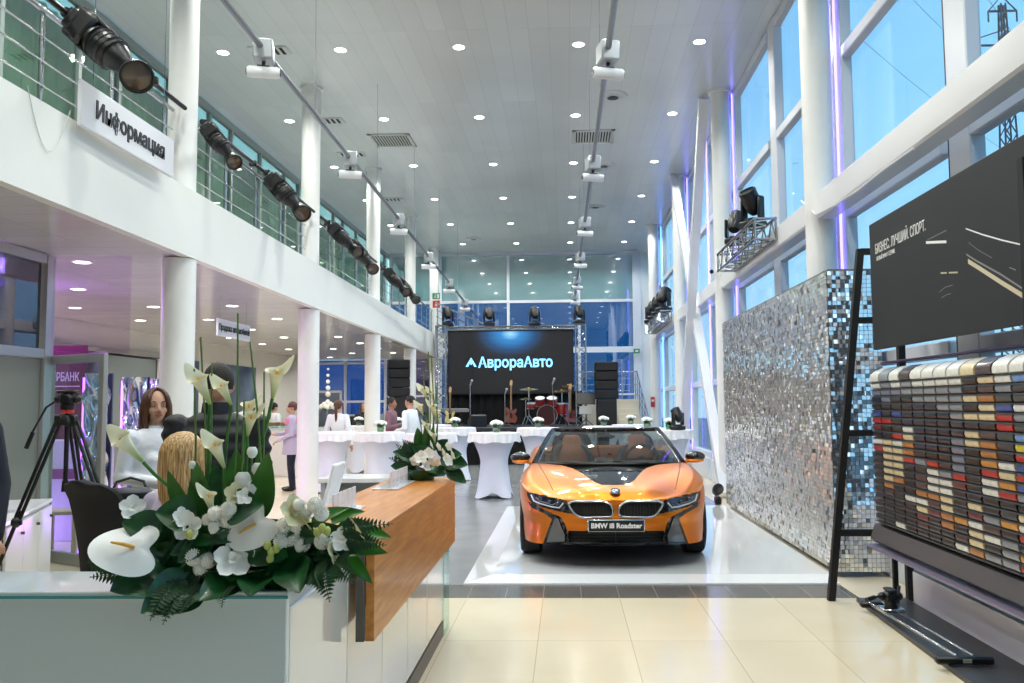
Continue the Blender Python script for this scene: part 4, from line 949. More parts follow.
b = MB(); b.lathe([(0, 1.46), (.055, 1.47), (.06, 1.5), (.04, 1.54), (0, 1.55)], n=16); b.box(-.05, -.02, 1.5, .06, .05, .09, b=.01); b.box(.05, -.01, 1.5, .06, .05, .09, b=.01); b.build('shoulder', M_black, parent=t)
b = MB(); b.lathe([(0, 1.555), (.045, 1.555), (.045, 1.58), (0, 1.58)], n=18); b.build('red_collar', mat('collar_red', '#c23b2a', rough=.4), parent=t)
b = MB(); b.lathe([(0, 1.58), (.05, 1.585), (.05, 1.62), (0, 1.62)], n=18); b.box(0, 0, 1.66, .1, .09, .09, b=.02); b.box(0, 0, 1.715, .14, .07, .022, b=.006); b.ball((.07, 0, 1.66), .032, 10, 8); b.ball((-.07, 0, 1.66), .032, 10, 8); h = b.build('fluid_head', M_black, parent=t)
b = MB(); b.tube([(-.07, 0, 1.66), (-.15, -.02, 1.6), (-.26, -.05, 1.36)], .008, 8); b.cyl((-.23, -.04, 1.42), (-.27, -.055, 1.3), .016, n=10); b.build('pan_handle', M_black, parent=h)

# ------------------------------------------------------------------ bank corner behind the glass door
M_plum = mat('banner_plum', '#5d1238', rough=.5, noise=.1)
t = thing('bank_banner', 'tall plum banner with white БЕРБАНК lettering seen through the glass door', 'banner', (-6.8, 11.2, 0))
b = MB(); b.box(0, 0, 1.25, .72, .03, 2.36); b.build('panel', M_plum, parent=t, smooth=0)
tb = text_mb('СБЕРБАНК', .2, .003, .003, sx=.8); w_ = max(v[0] for v in tb.v)-min(v[0] for v in tb.v)
tb.xf(Matrix.Translation((.02, -.02, 2.0)) @ FACE_NY @ Matrix.Diagonal((.5/w_, .8, 1, 1))); tb.build('lettering', mat('banner_white', '#e9c9f0', rough=.5), parent=t, smooth=0)
b = MB(); b.box(.03, -.02, 1.88, .5, .006, .012); b.build('underline', MATS['banner_white'], parent=t, smooth=0)
b = MB(); b.box(0, 0, .025, .8, .3, .05); b.build('base', M_dsteel, parent=t, smooth=0)
t = thing('photo_wall', 'grey photo panel beside the plum banner', 'panel', (-6.42, 11.35, 0)); b = MB(); b.box(0, 0, 1.2, .34, .03, 2.3); b.build('board', mat('photo_grey', '#a89aa2', rough=.4, c2='#6d5f68', nscale=3), parent=t, smooth=0)
t = thing('bank_counter', 'white lilac counter with a plum stripe seen through the glass door', 'counter', (-6.02, 10.3, 0))
b = MB(); b.box(0, 0, .6, .74, .4, 1.2, b=.01); b.build('body', mat('counter_lilac', '#cdbfe2', rough=.4), parent=t, smooth=0); b = MB(); b.box(-.1, -.205, .8, .45, .01, .12); b.build('stripe', mat('stripe_plum', '#7a2b70', rough=.4), parent=t, smooth=0)
t = thing('wooden_stool', 'light wooden stool by the lilac counter', 'stool', (-5.62, 9.4, 0), .2)
b = MB(); b.box(0, 0, .44, .42, .36, .04, b=.006); b.build('seat', mat('stool_wood', '#b39a80', rough=.5), parent=t)
for sx in (-1, 1):
    for sy in (-1, 1):
        b = MB(); b.box(sx*.17, sy*.14, .21, .05, .05, .42, b=.005); b.build('leg', MATS['stool_wood'], parent=t)
# foil boards with violet edge light
M_foil = mat('silver_foil', '#c9d4e6', rough=.12, metal=1)
M_vio = mat('violet_tube', '#b060ff', emit='#a545ff', estr=9)
for k, (x, y, w, h, ph, lab) in enumerate([(-5.58, 9.95, .3, 2.0, 0, 'crumpled silver foil board nearest the open glass door'), (-5.53, 10.75, .3, 1.98, 1.7, 'crumpled silver foil board, middle of the three'), (-5.5, 11.4, .32, 1.98, 3.1, 'crumpled silver foil board right behind the woman in the white shirt')]):
    t = thing('foil_board', lab, 'decoration', (x, y, 0), .1*k, 'foil boards with violet light')
    b = MB()
    def ff(u, v): 
        return ((u-.5)*w, -.03+.035*math.sin(9*u+6*math.sin(7*v+ph)+ph)+.03*math.sin(14*v+4*math.sin(5*u+ph)), .05+v*(h-.05))
    b.grid(ff, 24, 90); b.build('foil', M_foil, parent=t, smooth=80)
    b = MB(); b.box(0, .06, h/2, w, .03, h); b.build('backing', mat('foil_back', '#30345a', rough=.4), parent=t, smooth=0)
    b = MB(); b.box(-w/2-.02, .0, h/2, .018, .018, h-.1); b.build('light_tube', M_vio, parent=t, smooth=0)
for (x, y, z, e) in ((-6.6, 9.9, .12, 35), (-7.3, 10.6, 3.0, 55), (-5.1, 11.9, .12, 25)):  # violet lamps added to carry the purple glow of the foil board tubes
    ld = bpy.data.lights.new('violet_lamp', 'POINT'); ld.energy = e; ld.color = (.55, .2, 1); ld.shadow_soft_size = .08; l = bpy.data.objects.new('violet_lamp', ld); COL.objects.link(l); l.location = (x, y, z)
    b = MB(); b.cyl((0, 0, -.04), (0, 0, .0), .07, n=16); q = tag(b.build('violet_fill_lamp', M_vio, loc=(x, y, z-.078 if z < 1 else ZS-.002), smooth=0), 'small added violet fill lamp %s' % ('on the floor behind the lilac counter' if y == 9.9 else 'above the plum banner' if z > 1 else 'on the floor behind the foil boards'), 'fill lamp')
# wall pictures
for (y0, y1, z0, z1, lab) in ((21.7, 24.8, .95, 2.72, 'large dark photo poster on the left wall behind the man in the black jacket'), (19.5, 20.9, .95, 2.72, 'dark poster on the left wall beside the nearest column')):
    t = thing('wall_poster', lab, 'poster', (-9.17, 0, 0)); b = MB(); b.box(0, (y0+y1)/2, (z0+z1)/2, .03, y1-y0, z1-z0, b=.004); b.build('board', mat('poster_navy', '#26303e', rough=.3, c2='#6d7f92', nscale=1.1), parent=t, smooth=0)
    b = MB(); b.ball((.0, (y0+y1)/2, z0+.55), (.02, (y1-y0)*.3, .28), 16, 10); b.build('picture_shape', mat('poster_shape', '#59666f', rough=.4), parent=t)
# food counter with guests at the back left
t = thing('bar_counter', 'long white bar counter with trays at the back left', 'counter', (0, 0, 0))
b = MB(); b.box(-6.9, 19.4, .55, 2.8, .6, 1.1, b=.01); b.build('body', mat('bar_white', '#dcdad6', rough=.4), parent=t, smooth=0); b = MB(); b.box(-6.9, 19.36, 1.12, 2.9, .75, .04, b=.005); b.build('top', M_glass, parent=t, smooth=0)
for k, (x, l) in enumerate(((-7.55, 'left'), (-6.85, 'middle'), (-6.25, 'right'))):
    b = MB(); b.box(0, 0, .04, .5, .35, .08, b=.01); q = tag(b.build('food_tray', mat('tray_wood', '#8a6b45', rough=.5, noise=.3, nscale=30), loc=(x, 19.3, 1.14), smooth=0), 'wooden tray of snacks on the white bar, %s one' % l, 'tray', 'snack trays on the bar')
t = thing('glass_cabinet', 'pale glass display counter before the blue windows at the back', 'display case'); b = MB(); b.box(-6.6, 26.9, .65, 1.5, .6, 1.3, b=.01); b.build('body', mat('case_pale', '#b7c4c2', rough=.2), parent=t, smooth=0); b = MB(); b.box(-6.6, 26.5, 1.1, 1.4, .1, .3); b.build('glazing', M_tint, parent=t, smooth=0)
# ------------------------------------------------------------------ cocktail tables
M_stretch = mat('stretch_cloth', '#dde1f0', rough=.75, sheen=.2); M_skirt = mat('topper_cloth', '#efeef2', rough=.8, noise=.03, nscale=14)
def cocktail_table():
    t = thing('cocktail_table', '', 'table')
    def f(u, v):
        a = 2*PI*u; c4 = .5+.5*math.cos(4*a)            # 1 at the feet
        r = smooth_interp(v, [(0, .40), (.12, .34), (.45, .235+.02*c4), (.8, .265+.05*c4), (1, .27+.12*c4)])
        zb = .015+.085*(1-c4)**1.5; z = 1.04-(1.04-zb)*v
        return (r*math.cos(a), r*math.sin(a), z+.004*math.sin(a*17)*v*v)
    b = MB(); b.grid(f, 64, 26, cu=True); b.build('stretch_cover', M_stretch, parent=t, smooth=80)
    def g(u, v):
        a = 2*PI*u; w = math.sin(a*19)+.5*math.sin(a*31+1)
        r = .435+.03*v*(.6+.45*w); return (r*math.cos(a), r*math.sin(a), 1.10-.15*v-.012*v*math.cos(a*7))
    b = MB(); b.grid(g, 190, 6, cu=True); b.lathe([(0, 1.105), (.43, 1.104), (.436, 1.099)], n=64); b.build('cloth_topper', M_skirt, parent=t, smooth=70)
    return t
M_petal = mat('white_petal', '#faf8f0', rough=.55, sheen=.2); M_cream = mat('cream_petal', '#efe6b8', rough=.55); M_leafd = mat('dark_leaf', '#123d1c', rough=.3, coat=.2, c2='#1f5a28', nscale=18)
M_leafb = mat('bright_leaf', '#3f7d22', rough=.35, c2='#2b6420', nscale=12); M_fern = mat('fern_green', '#1f4a22', rough=.5, noise=.3, nscale=40); M_stem = mat('stem_green', '#5d7d3a', rough=.5); M_bud = mat('bud_green', '#b9c46a', rough=.5)
M_spad = mat('spadix_yellow', '#e0a83a', rough=.5, bump=.3, bscale=200)
def leaf(mb, p, q, w, up=(0, -1, .3), bend=.15, n=8, shape=.45, fold=.18, rnd=False):
    P, Q = Vector(p), Vector(q); d = Q-P; L = d.length; dn = d.normalized(); U = Vector(up); s = dn.cross(U)
    if s.length < 1e-4: s = dn.orthogonal()
    s.normalize(); nn = s.cross(dn).normalized()
    def f(u, v):
        k = (math.sqrt(max(0, 1-(2*v-1)**2))*(.35+.65*min(1, v*1.6)) if rnd else math.sin(PI*min(1, v**shape*1.0))**.8) if 0 < v < 1 else 0
        x = (u-.5)*2; return P+d*v+s*(x*w*.5*k)+nn*(bend*L*math.sin(PI*v)-fold*w*(1-abs(x))*k)
    mb.grid(f, 4, n)
def centrepiece(i):
    r = random.Random(i); t = thing('flower_centrepiece', '', 'flowers')
    b = MB(); b.lathe([(0, 0), (.06, 0), (.07, .1), (.065, .1), (.055, .012), (0, .012)], n=16); b.build('glass_vase', glass('vase_glass', '#b9d8b9', .8, base=.1), parent=t)
    b = MB()
    for k in range(14):
        a = 2*PI*k/14+r.random(); b and leaf(b, (0, 0, .07), (.15*math.cos(a), .15*math.sin(a), .1+.06*r.random()), .06, up=(0, 0, 1), bend=.2)
    b.build('leaves', M_leafd, parent=t)
    b = MB()
    for k in range(15):
        a = 2*PI*k*.382; rr = .1*math.sqrt(k/15); b.ball((rr*math.cos(a), rr*math.sin(a), .19-.5*rr*rr*8), (.034, .034, .03), 9, 6)
    b.build('blossoms', M_petal, parent=t); return t
tb0 = cocktail_table(); cp0 = centrepiece(1); first = True
TBL = [(494, 14.7, 1, 'cocktail table with a white skirted cloth standing alone left of the orange car'), (331, 15.6, 0, 'cocktail table beside the second left column, nearest of the left cluster'),
       (380, 15.3, 1, 'cocktail table in front of the two talking men'), (431, 14.6, 0, 'cocktail table behind the tall flowers on the counter'), (455, 18.1, 1, 'cocktail table in front of the left truss tower'),
       (358, 20.3, 1, 'cocktail table beside the third left column'), (397, 19.0, 1, 'cocktail table past the two talking men'), (433, 20.6, 0, 'farthest cocktail table of the left cluster, near the stage'),
       (538, 17.6, 1, 'cocktail table behind the left mirror of the orange car'), (603, 18.4, 1, 'cocktail table behind the middle of the orange car'), (630, 19.6, 1, 'cocktail table behind the right seat of the orange car'),
       (646, 16.8, 1, 'cocktail table behind the right windscreen pillar'), (668, 15.6, 1, 'cocktail table nearest the windows, right of the car')]
for k, (px, y, fl_, lab) in enumerate(TBL):
    x = (px-566.5)*y/850
    o = tb0 if k == 0 else dup(tb0); o.location = (x, y, .0); o.rotation_euler = (0, 0, PI/4 if k == 0 else .2+.6*k); o['label'] = 'white '+lab; o['group'] = 'cocktail tables under white stretch covers'
    if fl_:
        c = cp0 if k == 0 else dup(cp0); c.location = (x+(.04 if k == 0 else 0), y, 1.107); c['label'] = ('white flowers in a small vase on the '+lab.replace('cocktail ', '').replace('with a white skirted cloth ', '').replace(' of the orange car', ' of the car')); c['group'] = 'flower vases on the cocktail tables'
first = False
put_mh(1.98, 15.3, 1.107, .6, 'black moving light standing on the white table nearest the windows', 'moving light on a cocktail table', .62)
# ------------------------------------------------------------------ flower arrangements
def calla_mat():
    m = mat('calla', '#f2eecb', rough=.45); nt = m.node_tree; b = nt.nodes['Principled BSDF']; tc = nt.nodes.new('ShaderNodeTexCoord'); sp = nt.nodes.new('ShaderNodeSeparateXYZ'); cr = nt.nodes.new('ShaderNodeValToRGB')
    nt.links.new(tc.outputs['Object'], sp.inputs[0]); nt.links.new(sp.outputs['Z'], cr.inputs[0]); e = cr.color_ramp.elements; e[0].position = .0; e[0].color = lin('#8fae4e')+[1]; e[1].position = .07; e[1].color = lin('#f1edcc')+[1]
    nt.links.new(cr.outputs[0], b.inputs['Base Color']); return m
M_calla = calla_mat()
def calla_mesh():
    b = MB()
    def f(u, v):
        a = 2*PI*u; tip = max(0, math.cos(a))**3; r = smooth_interp(v, [(0, .006), (.3, .012), (.6, .02), (.85, .028), (1, .037)])
        z = .115*v+.042*tip*v**3-.018*v**5*(1-tip); fl = .009*max(0, v-.8)*5
        return ((r+fl*(.4+tip))*math.cos(a), r*math.sin(a)*.95, z)
    b.grid(f, 26, 14, cu=True); return b
cal_me = calla_mesh().data('calla_lily', M_calla, smooth=80)
b = MB(); b.tube([(0, 0, .03), (0, 0, .1)], [.006, .005], 8); cal_sp = b.data('spadix', M_spad)
def orient(d, tw=0.0):
    q = Vector(d).normalized().to_track_quat('Z', 'Y'); return (q.to_matrix() @ Matrix.Rotation(tw, 3, 'Z')).to_euler()
def mum_mesh(n=0):
    b = MB(); r = random.Random(n)
    b.ball((0, 0, 0), (.8, .8, .72), 12, 8)
    for j in range(7):
        th = .25+j*.33; m_ = int(6+14*math.sin(th))
        for k in range(m_):
            a = 2*PI*(k+.5*(j % 2))/m_; d = Vector((math.sin(th)*math.cos(a), math.sin(th)*math.sin(a), math.cos(th))); leaf(b, d*.62, d*1.0+Vector((0, 0, .12)), .3, up=tuple(d), bend=.12, n=3)
    return b
mum_me = mum_mesh().data('chrysanthemum', M_petal, smooth=60)
def orchid_mesh():
    b = MB()
    for k in range(5):
        a = 2*PI*k/5+.3; leaf(b, (0, 0, 0), (math.cos(a), math.sin(a), .4), .95, up=(0, 0, 1), bend=.14, n=7, rnd=True)
    for k in range(3):
        a = 2*PI*k/3; leaf(b, (0, 0, .05), (.35*math.cos(a), .35*math.sin(a), .5), .4, up=(0, 0, 1), bend=.2, n=5, rnd=True)
    return b
orc_me = orchid_mesh().data('orchid', M_petal, smooth=80); orc_c = orchid_mesh().data('orchid', M_cream, smooth=80)
def anthurium_mesh():
    b = MB()
    def f(u, v):
        a = 2*PI*u; k = 1-.55*max(0, math.cos(a))**6*1.0; ex = 1+.28*max(0, -math.cos(a))**3
        r = v*k*ex; return (r*math.cos(a), r*math.sin(a)*.9, .12*v*v*math.sin(2*a+.5)+.06*math.sin(6*v)*.3-.1*v*v)
    b.grid(f, 40, 8, cu=True); return b
ant_me = anthurium_mesh().data('anthurium', mat('anthurium_white', '#f1f1ec', rough=.25, coat=.4, bump=.1, bscale=25), smooth=80)
b = MB(); b.tube([(.02, 0, .0), (-.3, 0, .2), (-.62, 0, .3)], [.06, .055, .035], 10); ant_sp = b.data('spadix', M_spad)
def sub(name, me, parent, loc=(0, 0, 0), rot=None, s=1.0):
    o = bpy.data.objects.new(name, me); COL.objects.link(o); o.parent = parent; o.location = loc
    if rot is not None: o.rotation_euler = rot
    o.scale = (s, s, s) if not isinstance(s, tuple) else s
    return o
def fern(mb, p, q, w, up=(0, -1, .2), n=13):
    P, Q = Vector(p), Vector(q); d = Q-P; U = Vector(up); s = d.normalized().cross(U).normalized(); nn = s.cross(d.normalized())
    pts = [P+d*k/n+nn*(.12*d.length*math.sin(PI*k/n)) for k in range(n+1)]; mb.tube(pts, .0015, 5)
    for k in range(1, n+1):
        ww = w*(1-(k/n)**1.6)*.5+.004
        for sg in (-1, 1): leaf(mb, pts[k], pts[k]+s*sg*ww+d.normalized()*ww*.5, ww*.55, up=tuple(nn), bend=.0, n=4)

# front arrangement; coordinates in metres round its own base
BX, BY, BZ = -1.06, 2.78, 1.03
def fp(px, py, dy=0.0):
    Y = BY+dy; return Vector(((px-566.5)*Y/850-BX, dy, 1.6-(py-406.0)*Y/850-BZ))
A = thing('flower_arrangement', 'large arrangement of calla lilies, anthuriums and green leaves on the grey glass desk corner', 'flower arrangement', (BX, BY, BZ))
b = MB(); b.lathe([(0, .0), (.13, .0), (.15, .06), (.14, .06), (0, .05)], n=24); b.build('container', M_leafd, parent=A)
def calla(mouth, base, foot, dy, A=A, sc=1.0, P=fp):
    m, c = P(*mouth, dy), P(*base, dy+.01); f_ = P(*foot, 0.0); d = m-c; s = d.length/.125*sc
    tw = 0 if d.x > 0 else PI
    o = sub('calla_lily', cal_me, A, c, orient(d+Vector((0, -.25*d.length, 0)), tw), s)
    sub('spadix', cal_sp, o)
    mid = (c+f_)/2+Vector((d.x*-.2, 0, 0)); B = MB(); B.tube([c-d*.02+Vector((0, 0, 0)), c*.8+f_*.2-d*.0, mid, f_], .0058*(s if s < 1 else 1), 8)
    B.build('calla_stem', M_leafb, parent=A)
for m_, c_, f_, dy in [((279, 362), (270, 398), (245, 520), .02), ((193, 369), (206, 404), (201, 520), -.03), ((216, 378), (228, 405), (213, 520), .03), ((112, 430), (138, 461), (200, 525), -.06), ((211, 435), (222, 468), (220, 530), -.07), ((253, 408), (245, 436), (246, 520), .0), ((250, 398), (243, 424), (240, 520), .05), ((207, 487), (211, 514), (215, 540), -.1)]:
    calla(m_, c_, f_, dy)
for k, ((x0, y0), (x1, y1)) in enumerate([((233, 312), (232, 520)), ((195, 336), (205, 520)), ((207, 364), (206, 520)), ((189, 368), (192, 520)), ((246, 341), (262, 500)), ((261, 372), (259, 520)), ((241, 400), (236, 520))]):
    b = MB(); p, q = fp(x0, y0, .03*((k % 3)-1)), fp(x1, y1); b.tube([p, (p+q)/2+Vector((.006, 0, 0)), q], [.0028, .0035, .004], 6); b.build('grass_stem', M_stem, parent=A)
for (x0, y0), (x1, y1), w, dy, mt in [((203, 532), (194, 462), .085, -.09, M_leafb), ((258, 520), (267, 452), .085, -.07, M_leafb), ((236, 505), (234, 448), .07, .03, M_leafb), ((222, 505), (211, 464), .07, .02, M_leafd), ((186, 520), (164, 470), .055, -.06, M_leafb), ((216, 532), (204, 486), .075, -.05, M_leafb), ((240, 520), (250, 462), .06, .05, M_leafd)]:
    b = MB(); leaf(b, fp(x0, y0, -.02), fp(x1, y1, dy), w, up=(.1, -1, .1), bend=.05, n=12, shape=.7, fold=.12); b.build('upright_leaf', mt, parent=A, smooth=80)
def anth(cx, cy, s, rot, dy):
    o = sub('anthurium', ant_me, A, fp(cx, cy, dy), rot, s); sub('spadix', ant_sp, o, (0, 0, .02))
anth(131, 547, .098, Euler((R_(52), R_(4), R_(20)), 'XYZ'), -.2)
anth(254, 524, .078, Euler((R_(72), R_(-38), R_(8)), 'XYZ'), -.15)
r = random.Random(11)
for (x, y, s) in [(213, 514, 9), (214, 527, 9), (228, 520, 9), (227, 509, 8), (206, 520, 8), (193, 557, 9), (207, 560, 8.5), (199, 568, 9), (283, 526, 9), (293, 529, 9), (281, 541, 8.5), (301, 545, 8.5), (291, 538, 9), (275, 533, 8), (322, 541, 9), (314, 505, 8), (321, 514, 8), (305, 512, 8), (297, 505, 7)]:
    sub('chrysanthemum', mum_me, A, fp(x, y, -.15+.03*r.random()), (R_(60+20*r.random()), r.random(), r.random()*3), s*.0032)
for (x, y, s, rz, rx) in [(234, 560, 20, .3, 60), (333, 552, 17, 1.2, 75), (187, 526, 15, .1, 80), (353, 533, 14, 2, 60), (233, 494, 12, .6, 80), (129, 508, 13, .5, 70), (291, 513, 17, .9, 70), (302, 522, 14, 1.7, 60), (178, 518, 11, 1, 70), (244, 497, 9, .2, 70), (265, 545, 10, 2.2, 60), (342, 540, 13, .4, 70)]:
    sub('orchid', orc_c if s in (17, 14, 12) else orc_me, A, fp(x, y, -.15+.03*r.random()), (R_(rx), 0, rz), s*.0032)
for (x, y, s) in [(250, 453, 6), (256, 470, 7), (241, 481, 9), (250, 488, 8), (189, 465, 4)]:
    b = MB(); b.lathe([(0, -1), (.5, -.8), (.9, -.1), (.85, .5), (.55, .95), (.3, .9), (0, .6)], n=12); b.build('rose_bud', M_petal, parent=A, loc=fp(x, y, -.04)).scale = (s*.0032,)*3
    b = MB(); b.tube([fp(x, y+s*.8, -.04), fp(x-2, 525, 0)], .003, 6); b.build('bud_stem', M_leafb, parent=A)
for (x, y) in [(271, 551), (267, 545), (276, 548), (322, 528), (317, 532), (327, 531), (188, 534), (270, 558)]:
    b = MB(); b.ball((0, 0, 0), (.012, .012, .015), 9, 6); b.build('green_bud', M_bud, parent=A, loc=fp(x, y, -.17))
b = MB()
for k in range(110):
    x0, y0 = 228+(r.random()-.5)*165, 555+(r.random()-.5)*36; a = r.random()*2*PI; L = 22+22*r.random()
    x1, y1 = x0+L*1.5*math.cos(a), y0+L*.75*math.sin(a)
    if y1 > 594: y1 = 594
    leaf(b, fp(x0, y0, -.04-.04*r.random()), fp(x1, y1, -.1-.06*r.random()), .05+.05*r.random(), up=(.2*(r.random()-.5), -1, .3), bend=.12, n=8, shape=.7)
b.build('foliage', M_leafd, parent=A, smooth=80)
for (x0, y0), (x1, y1), w in [((195, 515), (152, 512), .1), ((160, 530), (118, 522), .09), ((140, 548), (98, 558), .09), ((165, 570), (108, 590), .13), ((200, 580), (140, 612), .14), ((235, 578), (198, 600), .09), ((262, 570), (250, 596), .1), ((225, 510), (262, 505), .1), ((250, 545), (288, 556), .1), ((290, 560), (300, 592), .1), ((205, 540), (176, 562), .06)]:
    b = MB(); leaf(b, fp(x0, y0, -.13), fp(x1, y1, -.25 if y1 > 585 else -.16), w*1.2, up=(0, -1, .5), bend=.12, n=12, shape=.65); b.build('broad_leaf', M_leafd, parent=A, smooth=80)
for (x0, y0), (x1, y1), w in [((335, 528), (392, 538), .07), ((330, 545), (388, 553), .075), ((345, 555), (373, 583), .05), ((330, 520), (365, 512), .05), ((180, 575), (178, 545), .04), ((310, 525), (350, 508), .05)]:
    b = MB(); leaf(b, fp(x0, y0, -.07), fp(x1, y1, -.1), w, up=(0, -1, .6), bend=.14, n=12, shape=.6); b.build('long_leaf', M_leafb, parent=A, smooth=80)
for (x0, y0), (x1, y1), w in [((180, 575), (150, 618), .07), ((190, 580), (163, 622), .07), ((150, 570), (88, 576), .06), ((200, 588), (180, 612), .06), ((325, 560), (330, 600), .08), ((335, 560), (358, 582), .07), ((315, 565), (322, 590), .07), ((340, 530), (392, 524), .05), ((345, 538), (386, 545), .05), ((120, 560), (84, 562), .06), ((230, 585), (222, 606), .05)]:
    b = MB(); fern(b, fp(x0, y0, -.14), fp(x1, y1, -.26 if y1 > 580 else -.15), w*1.4); b.build('fern_frond', M_fern, parent=A, smooth=0)

# second arrangement at the far end of the wooden counter
CX, CY, CZ = -.99, 5.7, 1.1
def fq(px, py, dy=0.0):
    Y = CY+dy; return Vector(((px-566.5)*Y/850-CX, dy, 1.6-(py-405.0)*Y/850-CZ))
A2 = thing('flower_arrangement', 'smaller arrangement of calla lilies and dark leaves at the wooden counter far end', 'flower arrangement', (CX, CY, CZ))
b = MB(); b.lathe([(0, .0), (.1, .0), (.12, .07), (.11, .07), (0, .05)], n=24); b.build('container', M_leafd, parent=A2)
for m_, c_, f_, dy in [((421, 386), (427, 400), (428, 450), 0), ((430, 389), (434, 402), (431, 450), .02), ((418, 403), (423, 416), (425, 450), -.02), ((432, 402), (434, 418), (430, 450), 0), ((426, 422), (428, 434), (427, 455), -.03), ((436, 408), (438, 422), (433, 450), .03), ((433, 432), (435, 444), (431, 455), -.03)]:
    calla(m_, c_, f_, dy, A2, 1.0, fq)
for (x0, y0), (x1, y1) in [((423, 372), (426, 450)), ((428, 352), (430, 450)), ((431, 356), (434, 450)), ((436, 395), (437, 450)), ((415, 400), (424, 450))]:
    b = MB(); b.tube([fq(x0, y0), fq((x0+x1)/2+1, (y0+y1)/2), fq(x1, y1)], .004, 6); b.build('grass_stem', M_stem, parent=A2)
for (x0, y0), (x1, y1), w, mt in [((421, 452), (417, 428), .08, M_leafb), ((428, 452), (426, 424), .07, M_leafb), ((434, 452), (432, 428), .06, M_leafb)]:
    b = MB(); leaf(b, fq(x0, y0), fq(x1, y1, -.03), w, up=(.1, -1, .1), bend=.04, n=10, shape=.7); b.build('upright_leaf', mt, parent=A2, smooth=80)
for (x0, y0), (x1, y1), w in [((425, 462), (392, 452), .12), ((420, 470), (390, 466), .14), ((418, 472), (400, 478), .1), ((440, 460), (462, 455), .13), ((445, 462), (468, 466), .13), ((448, 470), (466, 484), .1), ((430, 460), (412, 447), .12), ((438, 455), (448, 440), .12), ((432, 470), (445, 476), .1), ((440, 468), (456, 474), .09), ((425, 470), (415, 476), .1), ((430, 465), (436, 474), .1)]:
    b = MB(); leaf(b, fq(x0, y0, -.03), fq(x1, y1, -.12), w, up=(0, -1, .5), bend=.12, n=10, shape=.7); b.build('broad_leaf', M_leafd, parent=A2, smooth=80)
for (x, y, s) in [(421, 458, 7), (428, 454, 6), (414, 462, 6), (433, 462, 7), (442, 455, 6), (446, 461, 7), (451, 456, 5), (437, 448, 5), (424, 466, 7), (430, 446, 5), (447, 448, 5)]:
    sub('orchid', orc_me, A2, fq(x, y, -.16), (R_(70), 0, r.random()*3), s*.0067)
for (x0, y0), (x1, y1) in [((415, 460), (395, 444)), ((415, 465), (388, 458)), ((448, 466), (462, 480)), ((420, 455), (402, 440))]:
    b = MB(); fern(b, fq(x0, y0, -.06), fq(x1, y1, -.12), .1); b.build('fern_frond', M_fern, parent=A2, smooth=0)
# tall white arrangement on a stand in the back window corner
t = thing('tall_flower_stand', 'tall white flower piece before the blue back windows, left of the third column', 'flowers', (-7.6, 26.9, 0))
b = MB(); b.cyl((0, 0, 0), (0, 0, 1.5), .03, n=10); b.lathe([(0, 0), (.2, 0), (.2, .03), (0, .04)], n=20); b.build('stand', M_steel, parent=t)
b = MB()
for k in range(26):
    a = k*2.4; rr = .3*math.sqrt(k/26); b.ball((rr*math.cos(a), rr*math.sin(a), 1.72-rr*.7), .07, 8, 6)
for k in range(5): b.ball((0, 0, 1.95+.2*k), .09-.012*k, 8, 6)
b.build('blossoms', M_petal, parent=t)
b = MB()
for k in range(16): a = k*.4; leaf(b, (0, 0, 1.5), (.45*math.cos(a), .45*math.sin(a), 1.45+.1*math.sin(k)), .14, up=(0, 0, 1))
b.build('leaves', M_leafd, parent=t)
